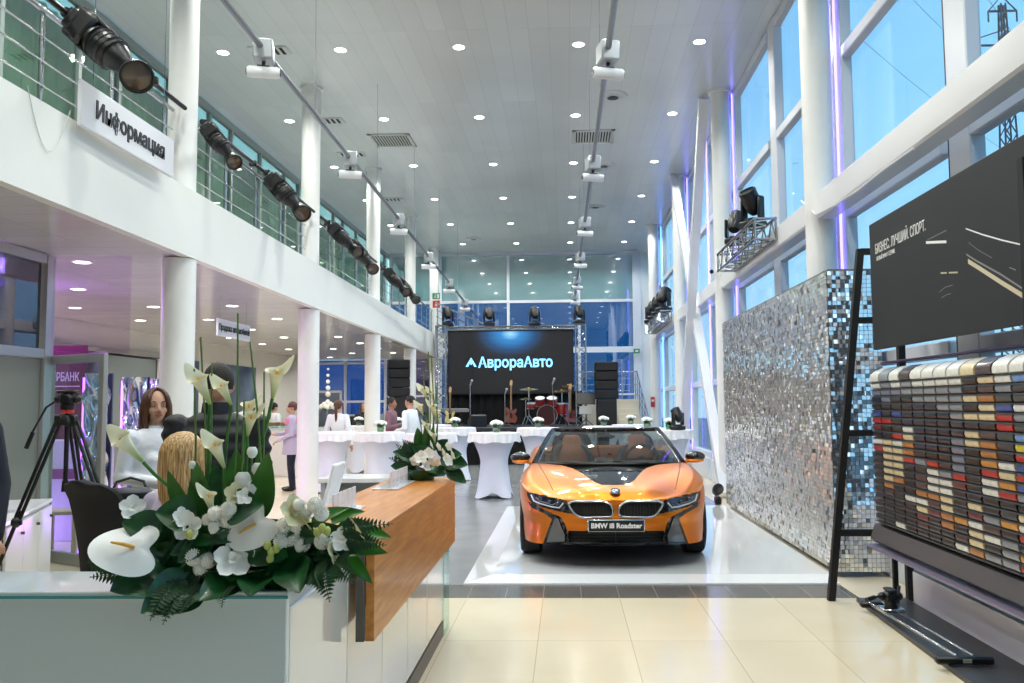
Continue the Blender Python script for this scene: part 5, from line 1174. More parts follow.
# ------------------------------------------------------------------ people
M_skin = mat('skin', '#c99a7e', rough=.5, noise=.05, nscale=20); M_skin2 = mat('skin_tanned', '#a6765a', rough=.5)
M_lip = mat('lips', '#a8564e', rough=.45); M_eye = mat('eye_white', '#e8e6e2', rough=.2); M_iris = mat('iris', '#2e2520', rough=.15)
def limb(mb, pts, rads, n=12):
    mb.tube(pts, rads, n)
    for p, r in zip(pts, rads): mb.ball(p, r, 12, 8)
def person(label, loc, rz, h, top, bottom, hair, hstyle, arms, sit=0.0, skin=None, head_rz=0.0, female=False, belly=0.0, top_kind='shirt', bottom_kind='trousers', fine=False, sleeve=1.0, extra=None):
    skin = skin or M_skin; t = thing('person', label, 'person', loc, rz); s = h/1.75
    V = lambda x, y, z: Vector((x*s, y*s, z*s))
    zp = (.93 if not sit else sit/s+.09); dz = zp-.93
    sh = .175 if female else .2
    T = [(.88, .155 if female else .15, .11), (.98, .165 if female else .155, .115), (1.1, .125 if female else .145, .095+belly), (1.24, .14 if female else .16, .11+belly*.6), (1.36, .16 if female else .185, .105), (1.44, .12 if female else .14, .085), (1.49, .06, .06)]
    def torso(mb, g):
        mb.grid(lambda u, v: (lambda q: V((q[0]+g)*math.cos(2*PI*u), (q[1]+g)*math.sin(2*PI*u)*(1.0), q[2]+dz))((smooth_interp(v, [(i/6, a[1]) for i, a in enumerate(T)]), smooth_interp(v, [(i/6, a[2]) for i, a in enumerate(T)]), smooth_interp(v, [(i/6, a[0]) for i, a in enumerate(T)]))), 24, 18, cu=True)
        mb.ball(V(0, 0, .9+dz), tuple((a+g)*s for a in (.155, .11, .09)), 16, 8); mb.ball(V(0, .0, 1.42+dz), tuple((a+g)*s for a in (.14, .085, .07)), 16, 8)
        if female:
            for sx in (-1, 1): mb.ball(V(.065*sx, -.085, 1.27+dz), (.045*s+g*s,)*3, 12, 8)
    def J(k): # arms: shoulder, elbow, wrist, hand dir
        sx, e, w = k; S = V(sh*sx, 0, 1.42+dz); return S, V(e[0], e[1], e[2]+dz), V(w[0], w[1], w[2]+dz)
    hips = [V(.085*sx, 0, .9+dz) for sx in (-1, 1)]
    if sit: knees = [V(.11*sx, -.42, .93+dz-.03) for sx in (-1, 1)]; ank = [V(.11*sx, -.4, .09) for sx in (-1, 1)]
    else: knees = [V(.09*sx, -.015, .5) for sx in (-1, 1)]; ank = [V(.1*sx, .02, .09) for sx in (-1, 1)]
    body = MB(); torso(body, 0)
    neck0, neck1 = V(0, .01, 1.46+dz), V(0, -.01, 1.56+dz); limb(body, [neck0, neck1], [.058*s, .052*s])
    HR = Matrix.Translation(V(0, -.015, 1.64+dz)) @ Matrix.Rotation(head_rz, 4, 'Z')
    hb = MB(); k = s
    hb.ball((0, .015*k, .015*k), (.073*k, .092*k, .098*k), 20, 14); hb.ball((0, -.03*k, -.045*k), (.055*k, .058*k, .068*k), 16, 12); hb.ball((0, -.062*k, -.088*k), (.024*k, .022*k, .02*k), 10, 8)
    hb.tube([(0, -.078*k, .01*k), (0, -.1*k, -.022*k), (0, -.1*k, -.034*k)], [.009*k, .012*k, .014*k], 8); hb.ball((-.011*k, -.09*k, -.035*k), .009*k, 8, 6); hb.ball((.011*k, -.09*k, -.035*k), .009*k, 8, 6)
    for sx in (-1, 1):
        hb.ball((.074*sx*k, .015*k, -.01*k), (.011*k, .02*k, .03*k), 8, 8); hb.ball((.03*sx*k, -.066*k, .022*k), (.026*k, .016*k, .01*k), 8, 6); hb.ball((.04*sx*k, -.055*k, -.03*k), (.022*k, .022*k, .022*k), 8, 6)
    hb.xf(HR); body.mesh_from = None; body._add(hb.v, hb.f)
    for a, q in zip(arms, (0, 1)):
        S, E_, W_ = J(a); limb(body, [S, E_, W_], [.05*s, .039*s, .026*s])
        d = (W_-E_).normalized(); side = d.cross(Vector((0, 0, 1))); side = side.normalized() if side.length > .1 else Vector((0, 1, 0)); 
        pn = side.cross(d).normalized(); c = W_+d*.045*s
        limb(body, [W_, c], [.026*s, .032*s])
        for f_ in range(4):
            o_ = side*((f_-1.5)*.0185*s); L = (.068, .078, .073, .058)[f_]*s; p0 = c+d*.03*s+o_; p1 = p0+d*L*.5-pn*.012*s; p2 = p1+d*L*.4-pn*.03*s; limb(body, [p0, p1, p2], [.0095*s, .009*s, .0075*s], 8)
        th = W_+d*.02*s-side*.025*s; limb(body, [th, th+d*.03*s-side*.025*s, th+d*.06*s-side*.028*s-pn*.01*s], [.012*s, .011*s, .008*s], 8)
    for hp, kn, an in zip(hips, knees, ank):
        limb(body, [hp, kn, an], [.085*s, .055*s, .037*s]); limb(body, [an+Vector((0, 0, -.04*s)), an+Vector((0, -.14*s, -.06*s))], [.035*s, .028*s])
    bd = remesh(body, (.0075 if fine else .011), 3, .5).build('body', skin, parent=t, smooth=80)
    e = MB()
    for sx in (-1, 1): e.ball((.03*sx*k, -.0765*k, .004*k), (.011*k, .008*k, .0052*k), 10, 8)
    e.xf(HR); eo = e.build('eyes', M_eye, parent=bd)
    e = MB()
    for sx in (-1, 1): e.ball((.03*sx*k, -.0825*k, .004*k), (.0052*k, .003*k, .0055*k), 8, 6)
    e.xf(HR); e.build('irises', M_iris, parent=bd)
    e = MB(); e.tube([(-.024*k, -.084*k, -.063*k), (-.008*k, -.0925*k, -.059*k), (.008*k, -.0925*k, -.059*k), (.024*k, -.084*k, -.063*k)], [.003*k, .0065*k, .0065*k, .003*k], 8); e.xf(HR); e.build('lips', M_lip, parent=bd)
    e = MB()
    for sx in (-1, 1): e.tube([(.014*sx*k, -.085*k, .026*k), (.032*sx*k, -.083*k, .033*k), (.05*sx*k, -.068*k, .026*k)], [.003*k, .004*k, .002*k], 6)
    e.xf(HR); e.build('eyebrows', hair, parent=bd)
    # hair
    e = MB(); rr_ = random.Random(int(h*1000))
    if hstyle in ('short', 'bald'):
        def hf(u, v):
            a = 2*PI*u; fr = max(0, -math.sin(a)); th = v*(1.95-1.0*fr**1.5 if hstyle == 'short' else 1.95-1.2*fr**1.2); j = 1+.012*math.sin(a*23+v*19)
            if hstyle == 'bald': th = th
            return (.081*j*math.sin(th)*math.cos(a)*k, (.015+.1*j*math.sin(th)*math.sin(a))*k, (.018+.107*j*math.cos(th))*k)
        e.grid(hf, 40, 14, cu=True)
    else:
        Ln = {'long': .36, 'verylong': .62, 'pony': .04, 'bun': .03}[hstyle]; N = 64
        e.ball((0, .034*k, .027*k), (.078*k, .088*k, .098*k), 20, 12)
        for i in range(N):
            a = -PI*.74+2*PI*.74*i/(N-1)  # 0 = back
            off = 1.0; pts = []; rad = []
            for j in range(6):
                th = j/5*1.45; pts.append(Vector((.083*math.sin(th)*math.sin(a)*k, (.012+.1*math.sin(th)*math.cos(a))*k, (.022+.103*math.cos(th))*k))); rad.append((.009+.005*j/5)*k)
            x, y, z = pts[-1]; fr = abs(a)/(PI*.8); Lr = Ln*(1-.2*fr*rr_.random()-.3*rr_.random())
            for j in range(1, 9):
                f_ = j/8; w = .006*math.sin(f_*7+i)+(-.05*f_*f_ if Ln > .6 else 0)*1; Lz = Lr; ff_ = 1+.12*math.sin(f_*PI) if Ln > .1 else 1-.3*f_
                pts.append(Vector((x*ff_+w, y*(1-.25*f_ if y > 0 else 1)+w*.5+(.02*f_ if Ln > .1 else 0), z-Lz*f_*k))); rad.append((.0145*(1-.55*f_**2))*k)
            e.tube(pts, rad, 6)
        if hstyle == 'pony': e.tube([(0, .1*k, .03*k), (0, .145*k, .0), (0, .14*k, -.12*k), (0, .12*k, -.28*k), (0, .115*k, -.38*k)], [.02*k, .03*k, .032*k, .024*k, .008*k], 12)
        if hstyle == 'bun': e.ball((0, .12*k, .06*k), .042*k, 14, 10)
    e.xf(HR); e.build('hair', hair, parent=bd, smooth=80)
    # clothes
    c = MB(); g = .014 if top_kind == 'shirt' else .024; torso(c, g)
    for a in arms:
        S, E_, W_ = J(a); Wc = E_+(W_-E_)*(.93*sleeve); limb(c, [S, E_, Wc] if sleeve > .3 else [S, S+(E_-S)*.7], [(.058+g*.6)*s, (.047+g*.6)*s, (.036+g*.5)*s] if sleeve > .3 else [(.06+g)*s, (.055+g)*s])
    tp = remesh(c, .012, 2, .5)
    if top_kind == 'puffer':
        tp.v = [(x*(1+.028*math.cos(z*2*PI/.085)), y*(1+.05*math.cos(z*2*PI/.085)), z) if abs(x) < .3 else (x, y, z) for x, y, z in tp.v]
    tp.build({'shirt': 'shirt', 'puffer': 'puffer_jacket', 'jacket': 'jacket'}[top_kind], top, parent=t, smooth=80)
    if top_kind == 'puffer':
        c = MB(); c.lathe([(.085, -.03), (.08, .02), (.074, .06), (.064, .06), (.07, .0)], n=24); c.xf(Matrix.Translation(V(0, .0, 1.49+dz)) @ Matrix.Scale(s, 4)); c.build('collar', top, parent=t)
    if top_kind == 'shirt' or top_kind == 'jacket':
        c = MB(); c.lathe([(.064, -.01), (.066, .005), (.058, .03), (.054, .03), (.06, .005)], n=20); c.xf(Matrix.Translation(V(0, 0, 1.475+dz)) @ Matrix.Scale(s, 4)); c.build('collar', top, parent=t)
        if fine:
            c = MB()
            for q in range(6): c.ball(V(0, -.128+.004*q, 1.4-.075*q+dz), .005, 8, 6)
            c.build('buttons', M_sign, parent=t)
    c = MB(); 
    if bottom_kind == 'skirt':
        c.grid(lambda u, v: V((.17-.02*v)*math.cos(2*PI*u), (.13-.01*v)*math.sin(2*PI*u), 1.02-.5*v), 24, 8, cu=True); c.build('skirt', bottom, parent=t, smooth=80)
    else:
        c.ball(V(0, 0, .93+dz), (.175*s, .13*s, .11*s), 18, 10)
        for hp, kn, an in zip(hips, knees, ank): limb(c, [hp, kn, an+Vector((0, 0, .0))], [.1*s, .072*s, .06*s])
        remesh(c, .014, 2, .5).build('trousers', bottom, parent=t, smooth=80)
    for an, nm in zip(ank, ('shoe', 'shoe')):
        c = MB(); c.ball(an+Vector((0, -.07*s, -.05*s)), (.048*s, .14*s, .042*s), 14, 8); c.ball(an+Vector((0, .02*s, -.03*s)), (.042*s, .05*s, .05*s), 12, 8); q = remesh(c, .012, 1, .5); q.v = [(x, y, max(.002, z)) for x, y, z in q.v]; q.build(nm, M_black, parent=t, smooth=80)
    return t
def hair_mat(name, a, b_):
    m = mat(name, a, rough=.4, c2=b_, nscale=1.0); nt = m.node_tree; nz = [n for n in nt.nodes if n.type == 'TEX_NOISE'][0]; tc = [n for n in nt.nodes if n.type == 'TEX_COORD'][0]
    mp = nt.nodes.new('ShaderNodeMapping'); mp.inputs['Scale'].default_value = (130, 130, 7); nt.links.new(tc.outputs['Object'], mp.inputs[0]); nt.links.new(mp.outputs[0], nz.inputs['Vector']); return m
H_brown = hair_mat('hair_brown', '#6b4229', '#2f1a10'); H_dark = hair_mat('hair_dark', '#2a1f1a', '#120d0a'); H_dark.node_tree.nodes['Principled BSDF'].inputs['Roughness'].default_value = .75; H_blond = hair_mat('hair_blond', '#dcb67c', '#8f6635')
C_white = mat('cloth_white', '#e9ebef', rough=.8, bump=.9, bscale=14); C_black = mat('cloth_black', '#15161a', rough=.6, bump=.2, bscale=25); C_navy = mat('cloth_navy', '#1a1d33', rough=.8); C_pinkd = mat('cloth_dusty_pink', '#8a6470', rough=.8, noise=.1); C_lilac = mat('cloth_lilac', '#b9b2c8', rough=.8); C_suit = mat('cloth_suit', '#1b1f2e', rough=.75)
dn = lambda sx: (sx, (.25*sx, .03, 1.13), (.27*sx, -.05, .86))
w1 = person('woman with long brown hair in a white shirt, arm bent, dark bag on her arm', (-2.82, 5.75, 0), 1.0, 1.71, C_white, C_black, H_brown, 'long', [(-1, (-.22, .02, 1.16), (-.08, -.24, 1.12)), (1, (.24, .05, 1.14), (.1, -.22, 1.08))], female=True, fine=True, head_rz=-.35)
b = MB(); b.box(0, 0, 0, .28, .11, .22, b=.03); b.build; t = thing('handbag', 'dark grey leather handbag hanging at the side of the woman in the white shirt', 'bag', (-2.8, 5.4, .97), .3)
M_bag = mat('bag_leather', '#2c323b', rough=.4, bump=.3, bscale=40)
b.build('body', M_bag, parent=t); b = MB(); b.box(0, -.02, .08, .285, .1, .07, b=.03); b.build('flap', M_bag, parent=t)
b = MB(); b.tube([(-.1, 0, .1), (-.08, .01, .15), (0, .02, .175), (.08, .01, .15), (.1, 0, .1)], .009, 8); b.build('strap', M_bag, parent=t)
person('man in a black quilted jacket seen from behind, talking to the woman in white', (-1.96, 4.72, 0), 3.4, 1.83, C_black, C_navy, H_dark, 'short', [(-1, (-.225, -.03, 1.14), (-.15, -.24, 1.06)), (1, (.225, -.02, 1.13), (.15, -.22, 1.05))], top_kind='puffer', head_rz=.2)
person('seated woman with long blond hair seen from behind, partly hidden by the front flowers', (-1.81, 3.98, 0), 2.75, 1.72, C_lilac, C_navy, H_blond, 'verylong', [(-1, (-.24, -.05, 1.14), (-.14, -.3, 1.05)), (1, (.24, -.05, 1.14), (.14, -.3, 1.05))], sit=.565, female=True, fine=True, head_rz=-.3)
t = thing('work_stool', 'black stool under the seated blond woman', 'stool', (-1.83, 4.0, 0)); b = MB(); b.lathe([(0, .44), (.17, .44), (.19, .46), (.17, .49), (0, .5)], n=24); b.build('seat', M_black, parent=t); b = MB(); b.cyl((0, 0, .03), (0, 0, .44), .028, n=12); b.lathe([(0, 0), (.22, 0), (.22, .02), (.04, .05), (0, .05)], n=24); b.build('base', M_dsteel, parent=t)
pw = person('woman in a lilac and pink apron and navy trousers holding a phone', (-5.2, 16.0, 0), -1.2, 1.66, C_lilac, C_navy, mat('hair_auburn', '#5a2f22', rough=.5), 'bun', [(-1, (-.22, -.05, 1.12), (-.16, -.32, 1.12)), (1, (.22, -.02, 1.12), (.12, -.26, 1.0))], female=True, belly=.02)
b = MB(); b.grid(lambda u, v: ((.19-.0*v)*math.cos(2*PI*u), (.155+.02*v)*math.sin(2*PI*u), 1.0-.32*v), 24, 4, cu=True); b.build('apron_skirt', C_lilac, parent=pw, smooth=80)
b = MB(); b.grid(lambda u, v: ((.15+.04*v)*math.cos(2*PI*u), (.12+.03*v)*math.sin(2*PI*u), 1.36-.1*v), 24, 3, cu=True); b.build('pink_yoke', mat('cloth_pink', '#d17aa4', rough=.8), parent=pw, smooth=80)
b = MB(); b.grid(lambda u, v: (.172*math.cos(2*PI*u), .15*math.sin(2*PI*u), 1.06-.04*v), 24, 1, cu=True); b.build('pink_belt', MATS['cloth_pink'], parent=pw, smooth=80)
person('woman with a long dark ponytail in white blouse and black skirt, back turned', (-4.52, 16.75, 0), 3.0, 1.68, C_white, C_black, H_brown, 'pony', [dn(-1), dn(1)], female=True, bottom_kind='skirt')
person('woman with long dark hair in black standing left of the third column', (-5.3, 22.1, 0), .3, 1.64, C_black, C_black, H_brown, 'long', [dn(-1), dn(1)], female=True)
person('man with dark hair in a dusty pink shirt, leaning to talk, seen from the side', (-3.62, 17.5, 0), 1.5, 1.74, C_pinkd, C_black, H_dark, 'short', [(-1, (-.25, -.02, 1.14), (-.18, -.28, 1.2)), (1, (.25, .02, 1.14), (.15, -.24, 1.15))], skin=M_skin2)
person('balding man in a white shirt facing the man in the dusty pink shirt', (-2.98, 16.2, 0), -1.9, 1.76, C_white, C_black, H_dark, 'bald', [(-1, (-.26, .02, 1.14), (-.2, -.2, 1.08)), (1, (.26, .02, 1.14), (.2, -.2, 1.08))], belly=.03)
person('person in a dark navy suit jacket cut off by the left edge of the photo', (-3.39, 4.55, 0), .2, 1.82, C_suit, C_suit, H_dark, 'short', [dn(-1), dn(1)], top_kind='jacket')
person('person with dark hair and a white shirt behind the snack bar, left one', (-7.8, 20.4, 0), .4, 1.72, C_white, C_black, H_dark, 'short', [dn(-1), dn(1)])
person('woman with dark tied hair behind the snack bar, right one', (-7.12, 20.5, 0), 2.6, 1.66, C_white, C_black, H_dark, 'pony', [dn(-1), dn(1)], female=True)
# outside: power pylon and wires seen through the top right panes
PYX = 31.4
t = thing('power_pylon', 'dark lattice power pylon with cross arms outside the top right windows', 'pylon', (PYX, 60, -.3))
M_pyl = mat('pylon_steel', '#3a4048', rough=.7)
b = MB()
for sx in (-1, 1):
    for sy in (-1, 1): b.cyl((sx*.9, sy*.9, 0), (sx*.16, sy*.16, 30.1), .07, n=5)
for k in range(22):
    z0, z1 = 30.1*k/22, 30.1*(k+1)/22; w0, w1 = .9-.74*k/22, .9-.74*(k+1)/22
    for sy in (-1, 1): b.cyl((-w0, sy*w0, z0), (w1, sy*w1, z1), .05, n=4); b.cyl((w0, sy*w0, z0), (-w1, sy*w1, z1), .05, n=4)
b.build('mast', M_pyl, parent=t, smooth=0)
for z, L in ((22.3, 4.4), (27.1, 3.4), (29.6, 1.0)):
    b = MB(); b.cyl((-L, 0, z), (L, 0, z), .09, n=5); b.cyl((-L, 0, z), (0, 0, z+1.1), .05, n=4); b.cyl((L, 0, z), (0, 0, z+1.1), .05, n=4)
    for x in (-L, L): b.cyl((x, 0, z), (x, 0, z-.8), .06, n=5)
    b.build('cross_arm', M_pyl, parent=t, smooth=0)
for k, (z, L) in enumerate(((21.5, 4.4), (26.3, 3.4))):
    for sx in (-1, 1):
        b = MB(); b.tube([(PYX+L*sx-30+60*j/12, 60+70*(j/12-.5), z+.8+(2*j/12-1)**2*3) for j in range(13)], .014, 4); tag(b.build('power_line', M_pyl), 'thin dark power line outside, %s pair, %s side' % (['lower', 'upper'][k], 'left' if sx < 0 else 'right'), 'wire', 'power lines at the pylon')

# ------------------------------------------------------------------ small fittings
t = thing('security_camera', 'small white and black security camera on the column at the mirror wall far end', 'camera', (2.56, 14.6, 3.85))
b = MB(); b.cyl((.1, 0, 0), (0, 0, 0), .018, n=8); b.build('bracket', M_wgloss, parent=t)
b = MB(); b.cyl((-.02, .06, 0), (-.06, -.12, -.03), .04, n=16); b.build('housing', M_wgloss, parent=t)
b = MB(); b.cyl((-.06, -.12, -.03), (-.066, -.145, -.034), .036, n=16); b.build('lens', M_black, parent=t)
t = thing('floor_spotlight', 'small black spotlight on the floor at the far end of the mirror wall', 'spotlight', (2.36, 13.6, 0))
b = MB(); b.box(0, 0, .06, .1, .16, .12, b=.02); b.build('base', M_black, parent=t)
b = MB(); b.lathe([(0, -.1), (.07, -.1), (.085, 0), (.085, .09), (.07, .1), (0, .09)], (0, 0, .22), 18, M=Matrix.Rotation(R_(70), 4, 'X')); b.build('head', M_black, parent=t)
t = thing('exit_sign', 'small green exit sign high on the wall right of the back windows', 'sign', (2.5, 30.1, 3.42)); b = MB(); b.box(0, 0, 0, .22, .03, .16, b=.004); b.build('board', MATS['exit_green'], parent=t); b = MB(); b.box(0, -.02, 0, .1, .006, .07); b.build('pictogram', M_sign, parent=t)
t = thing('alarm_box', 'small red alarm box on the farthest white column of the window side', 'alarm box', (2.6, 25.83, 1.62)); b = MB(); b.box(0, 0, 0, .12, .05, .3, b=.01); b.build('box', MATS['fire_red'], parent=t); b = MB(); b.box(0, -.028, .04, .07, .006, .07); b.build('window', M_sign, parent=t)
b = MB(); b.tube([(2.63, 9.4+.3*k, 3.82+.0*k-(.05 if k % 2 else 0)) for k in range(0, 1)]+[(2.64, 8.9, 3.55), (2.63, 8.2, 3.5), (2.64, 7.6, 3.49), (2.645, 7.0, 3.51), (2.645, 6.4, 3.5)], .012, 6); tag(b.build('cable', M_wgloss), 'white cable running along the lower edge of the big white beam', 'cable')
b = MB(); b.tube([(fx(6.5)+.012, 6.05+.55*k/14, 4.0-.42*math.sin(PI*k/14)) for k in range(15)], .003, 6); tag(b.build('hanging_string', mat('string_grey', '#c6c6c0', rough=.7)), 'thin pale string hanging in a loop on the balcony front', 'string')
# ------------------------------------------------------------------ the orange roadster
CX0, CY0, CZ0 = .463, 8.12, .047
M_paint = mat('copper_paint', '#e07c16', rough=.33, metal=.82, coat=.55, spec=.6)
M_gb = mat('gloss_black', '#0a0a0c', rough=.06, coat=1.0); M_sb = mat('satin_black', '#141416', rough=.4)
M_rub = mat('tyre_rubber', '#131315', rough=.75, bump=.2, bscale=60); M_tan = mat('tan_leather', '#c0693a', rough=.5, bump=.15, bscale=60)
M_sil = mat('satin_silver', '#c9cdd2', rough=.18, metal=1)
car = thing('car', 'copper orange two-seat roadster with black bonnet panel facing the viewer on the white podium', 'car', (CX0-.009, CY0, CZ0), -.006)
CT = [(0, 0), (.25, .012), (.45, .05), (.6, .125), (.72, .225), (.815, .36), (.885, .52), (.93, .70), (.95, .9), (.952, 1.15), (.94, 1.4), (.925, 1.7), (.915, 2.1), (.92, 2.5), (.94, 2.9), (.965, 3.25), (.975, 3.6), (.965, 3.95), (.93, 4.25), (.85, 4.48), (.7, 4.60), (.4, 4.67), (0, 4.69)]
_S = [0]
for a, c in zip(CT, CT[1:]): _S.append(_S[-1]+math.hypot(c[0]-a[0], c[1]-a[1]))
def cat_rom(P, T, t):
    n = len(P)
    for i in range(n-1):
        if t <= T[i+1] or i == n-2:
            k = (t-T[i])/(T[i+1]-T[i]); break
    p0 = P[i-1] if i > 0 else (-P[1][0], P[1][1]); p1, p2 = P[i], P[i+1]; p3 = P[i+2] if i+2 < n else (-P[n-2][0], P[n-2][1])
    return tuple(.5*(2*b_+(c_-a_)*k+(2*a_-5*b_+4*c_-d_)*k*k+(3*b_-a_-3*c_+d_)*k**3) for a_, b_, c_, d_ in zip(p0, p1, p2, p3))
def contour(s): return cat_rom(CT, _S, s)
SL = _S[-1]
ZT_ = [(0, .635), (.45, .64), (.7, .655), (.95, .672), (1.1, .70), (1.3, .735), (1.5, .765), (1.75, .785), (2.3, .80), (3.2, .83), (3.9, .86), (4.8, .85), (5.4, .82), (6.2, .80)]
ZB_ = [(0, .225), (.4, .222), (.8, .205), (1.1, .198), (1.5, .175), (2.5, .13), (4.5, .14), (5.2, .2), (6.2, .25)]
ZC_ = [(0, .64), (.04, .672), (.09, .70), (.2, .732), (.5, .782), (.9, .832), (1.2, .864), (1.45, .886), (1.9, .89), (3.0, .93), (3.6, .97), (4.2, .93), (4.69, .86)]
ZF_ = [(0, .64), (.15, .66), (.3, .69), (.5, .745), (.7, .80), (.9, .842), (1.1, .866), (1.4, .885), (1.8, .885), (2.4, .885), (3.0, .93), (3.6, .975), (4.2, .93), (4.69, .86)]
def halfw(y):
    lo, hi = 0, SL*.5
    for _ in range(22):
        m = (lo+hi)/2
        if contour(m)[1] < y: lo = m
        else: hi = m
    return contour(lo)[0] if y < 2.2 else interp(y, [(p[1], p[0]) for p in CT[12:]])
HW = [(i*.02, halfw(i*.02)) for i in range(235)]
def hwid(y): return interp(y, HW)
def Hgt(x, y):
    W = max(.2, hwid(max(0, y))); zc, zf = smooth_interp(y, ZC_), smooth_interp(y, ZF_); q = abs(x)/(W*.88); k = min(1, max(0, (q-.45)/.55)); k = k*k*(3-2*k)
    z = zc+(zf-zc)*k-.012*math.sin(PI*min(1, q))**2*(1 if .2 < y < 1.5 else 0)
    if q > 1: z -= .05*((q-1)/.136)**2
    return z
def skirt(s, v):
    x, y = contour(s); e = 1e-3; x2, y2 = contour(min(SL, s+e)); dx, dy = x2-x, y2-y; L = math.hypot(dx, dy) or 1; nx, ny = dy/L, -dx/L
    zt, zb = smooth_interp(s, ZT_), smooth_interp(s, ZB_); z = zt+(zb-zt)*v
    if s < .9: o = smooth_interp(v, [(0, -.005), (.15, .012), (.35, .02), (.6, .005), (.85, .012), (1, .03)])
    else:
        fr_ = min(1, (s-.9)/.5); a_ = smooth_interp(v, [(0, -.005), (.15, .012), (.35, .02), (.6, .005), (.85, .012), (1, .03)]); b_ = smooth_interp(v, [(0, -.006), (.2, .012), (.5, .0), (.8, -.012), (1, -.05)]); o = a_*(1-fr_)+b_*fr_
    return (x+nx*o, y+ny*o, z)
def lid(s, r):
    x, y = contour(s); zt = smooth_interp(s, ZT_); ys = min(max(y, .75), 4.1); X, Y = x*(1-r), y+(ys-y)*r
    z = Hgt(X, Y); k = min(1, r*max(.3, hwid(y) if y > .3 else .75)/.11); k = math.sqrt(max(0, 1-(1-k)**2))
    return (X, Y, zt+(z-zt)*k)
WH = [(.95, .33), (3.75, .34)]
def uw(p): D = CY0+p[1]; return abs(p[0])*850/D, 403.5+(1.6-CZ0-p[2])*850/D
def P_(pts):    # photo points of the left half -> distance from the car's centre plane
    out = []
    for px, py in pts:
        xg = (615.5-px)*.0097; yy = interp(xg, [(c[0], c[1]) for c in CT[:9]]); out.append((566.5+CX0*850/(CY0+yy)-px, py))
    return out
R_kid = P_([(567.3, 502.2), (571, 500.3), (603.4, 500.3), (610.4, 503.7), (612.4, 508.6), (611.3, 515.6), (580.5, 516.2), (574.7, 513.4)])
R_head = P_([(526.8, 490.5), (541, 493.6), (556, 497), (567.5, 499.6), (567, 502.5), (573, 511.8), (569, 512.3), (548, 507.5), (532, 503.2), (528, 497)])
R_side = P_([(527.6, 500.5), (541, 506.8), (552, 511.8), (560, 515.5), (565, 523), (567.6, 532), (567.5, 546), (540.5, 546), (546, 532), (551.5, 517.5), (546, 513.2), (531, 506)])
R_int = [(-5, 529), (47, 529), (47.6, 541.3), (-5, 541.3)]
def region(p):
    if p[1] > 1.2: return 0
    u, w = uw(p)
    if inpoly(u, w, R_kid): return 1
    if inpoly(u, w, R_head): return 2
    if inpoly(u, w, R_side): return 3
    if inpoly(u, w, R_int): return 4
    if w > 541.2 and u < 75 and p[1] < .45: return 3
    return 0
def quads(fn, ulist, vlist, keep):
    """half body grid + mirror, split by region"""
    out = {}
    G = [[fn(u, v) for u in ulist] for v in vlist]
    for j in range(len(vlist)-1):
        for i in range(len(ulist)-1):
            q = [G[j][i], G[j][i+1], G[j+1][i+1], G[j+1][i]]; c = tuple(sum(a[k] for a in q)/4 for k in range(3)); r_ = keep(c, ulist[i], vlist[j])
            if r_ is None: continue
            mb = out.setdefault(r_, MB()); mb._add(q, [(0, 1, 2, 3)]); mb._add([(-a[0], a[1], a[2]) for a in q][::-1], [(0, 1, 2, 3)])
    return out
us = [i*.0062 for i in range(int(1.35/.0062))]; us += [us[-1]+(SL-us[-1])*i/230 for i in range(1, 231)]
vs_ = [i/72 for i in range(73)]
def keep_s(c, u, v):
    for wy, wz in WH:
        if abs(c[0]) > .7 and math.hypot(c[1]-wy, c[2]-wz+.0) < (.375 if wy < 2 else .385): return None
    return region(c)
SK = quads(skirt, us, vs_, keep_s)
hood_bl = [(0, 453), (67, 453), (60, 461.5), (44, 465.5), (35.5, 468.3), (29.5, 472.3), (21.5, 479.6), (12.5, 484.2), (-3, 484.5), (-3, 453)]
def keep_l(c, u, v):
    if c[1] > 1.44 and c[1] < 3.05 and abs(c[0]) < .79-.0*(c[1]): 
        if c[1] > 1.44+.12*(1-(abs(c[0])/.8)**2)*-1: return None
    if c[1] < .9 and region(c) == 2: return 2
    if c[1] < .3 and region(c) == 1: return None
    if c[1] < 1.6:
        D = CY0+c[1]; u_ = abs(c[0])*850/D; w = 403.5+(1.6-CZ0-c[2])*850/D
        if inpoly(u_*1.0, w, hood_bl) and c[1] > .3: return 5
    if c[1] > 3.05 and abs(c[0]) < .5: return 6
    return 0
rs = [0, .004, .01, .018, .028, .04, .055, .07, .09, .11]+[.11+.89*i/80 for i in range(1, 81)]
LD_ = quads(lid, us, rs, keep_l)
body = MB()
for D_ in (SK, LD_):
    if 0 in D_: body._add(D_[0].v, D_[0].f)
body.build('body', M_paint, parent=car, smooth=35, dbl=True)
def region_mesh(name, mb, m, off, parent=car, sm=50):
    """separate trim piece, set back into the body by off"""
    mb.v = [(x, y+off, z) for x, y, z in mb.v]; return mb.build(name, m, parent=parent, smooth=sm, dbl=True)
hp = MB(); hp._add(LD_[5].v, LD_[5].f); region_mesh('bonnet_panel', hp, M_gb, 0); region_mesh('engine_cover', LD_[6], M_gb, 0)
sidem = MB(); sidem._add(SK[3].v, SK[3].f); region_mesh('bumper_trim', sidem, M_gb, .0)
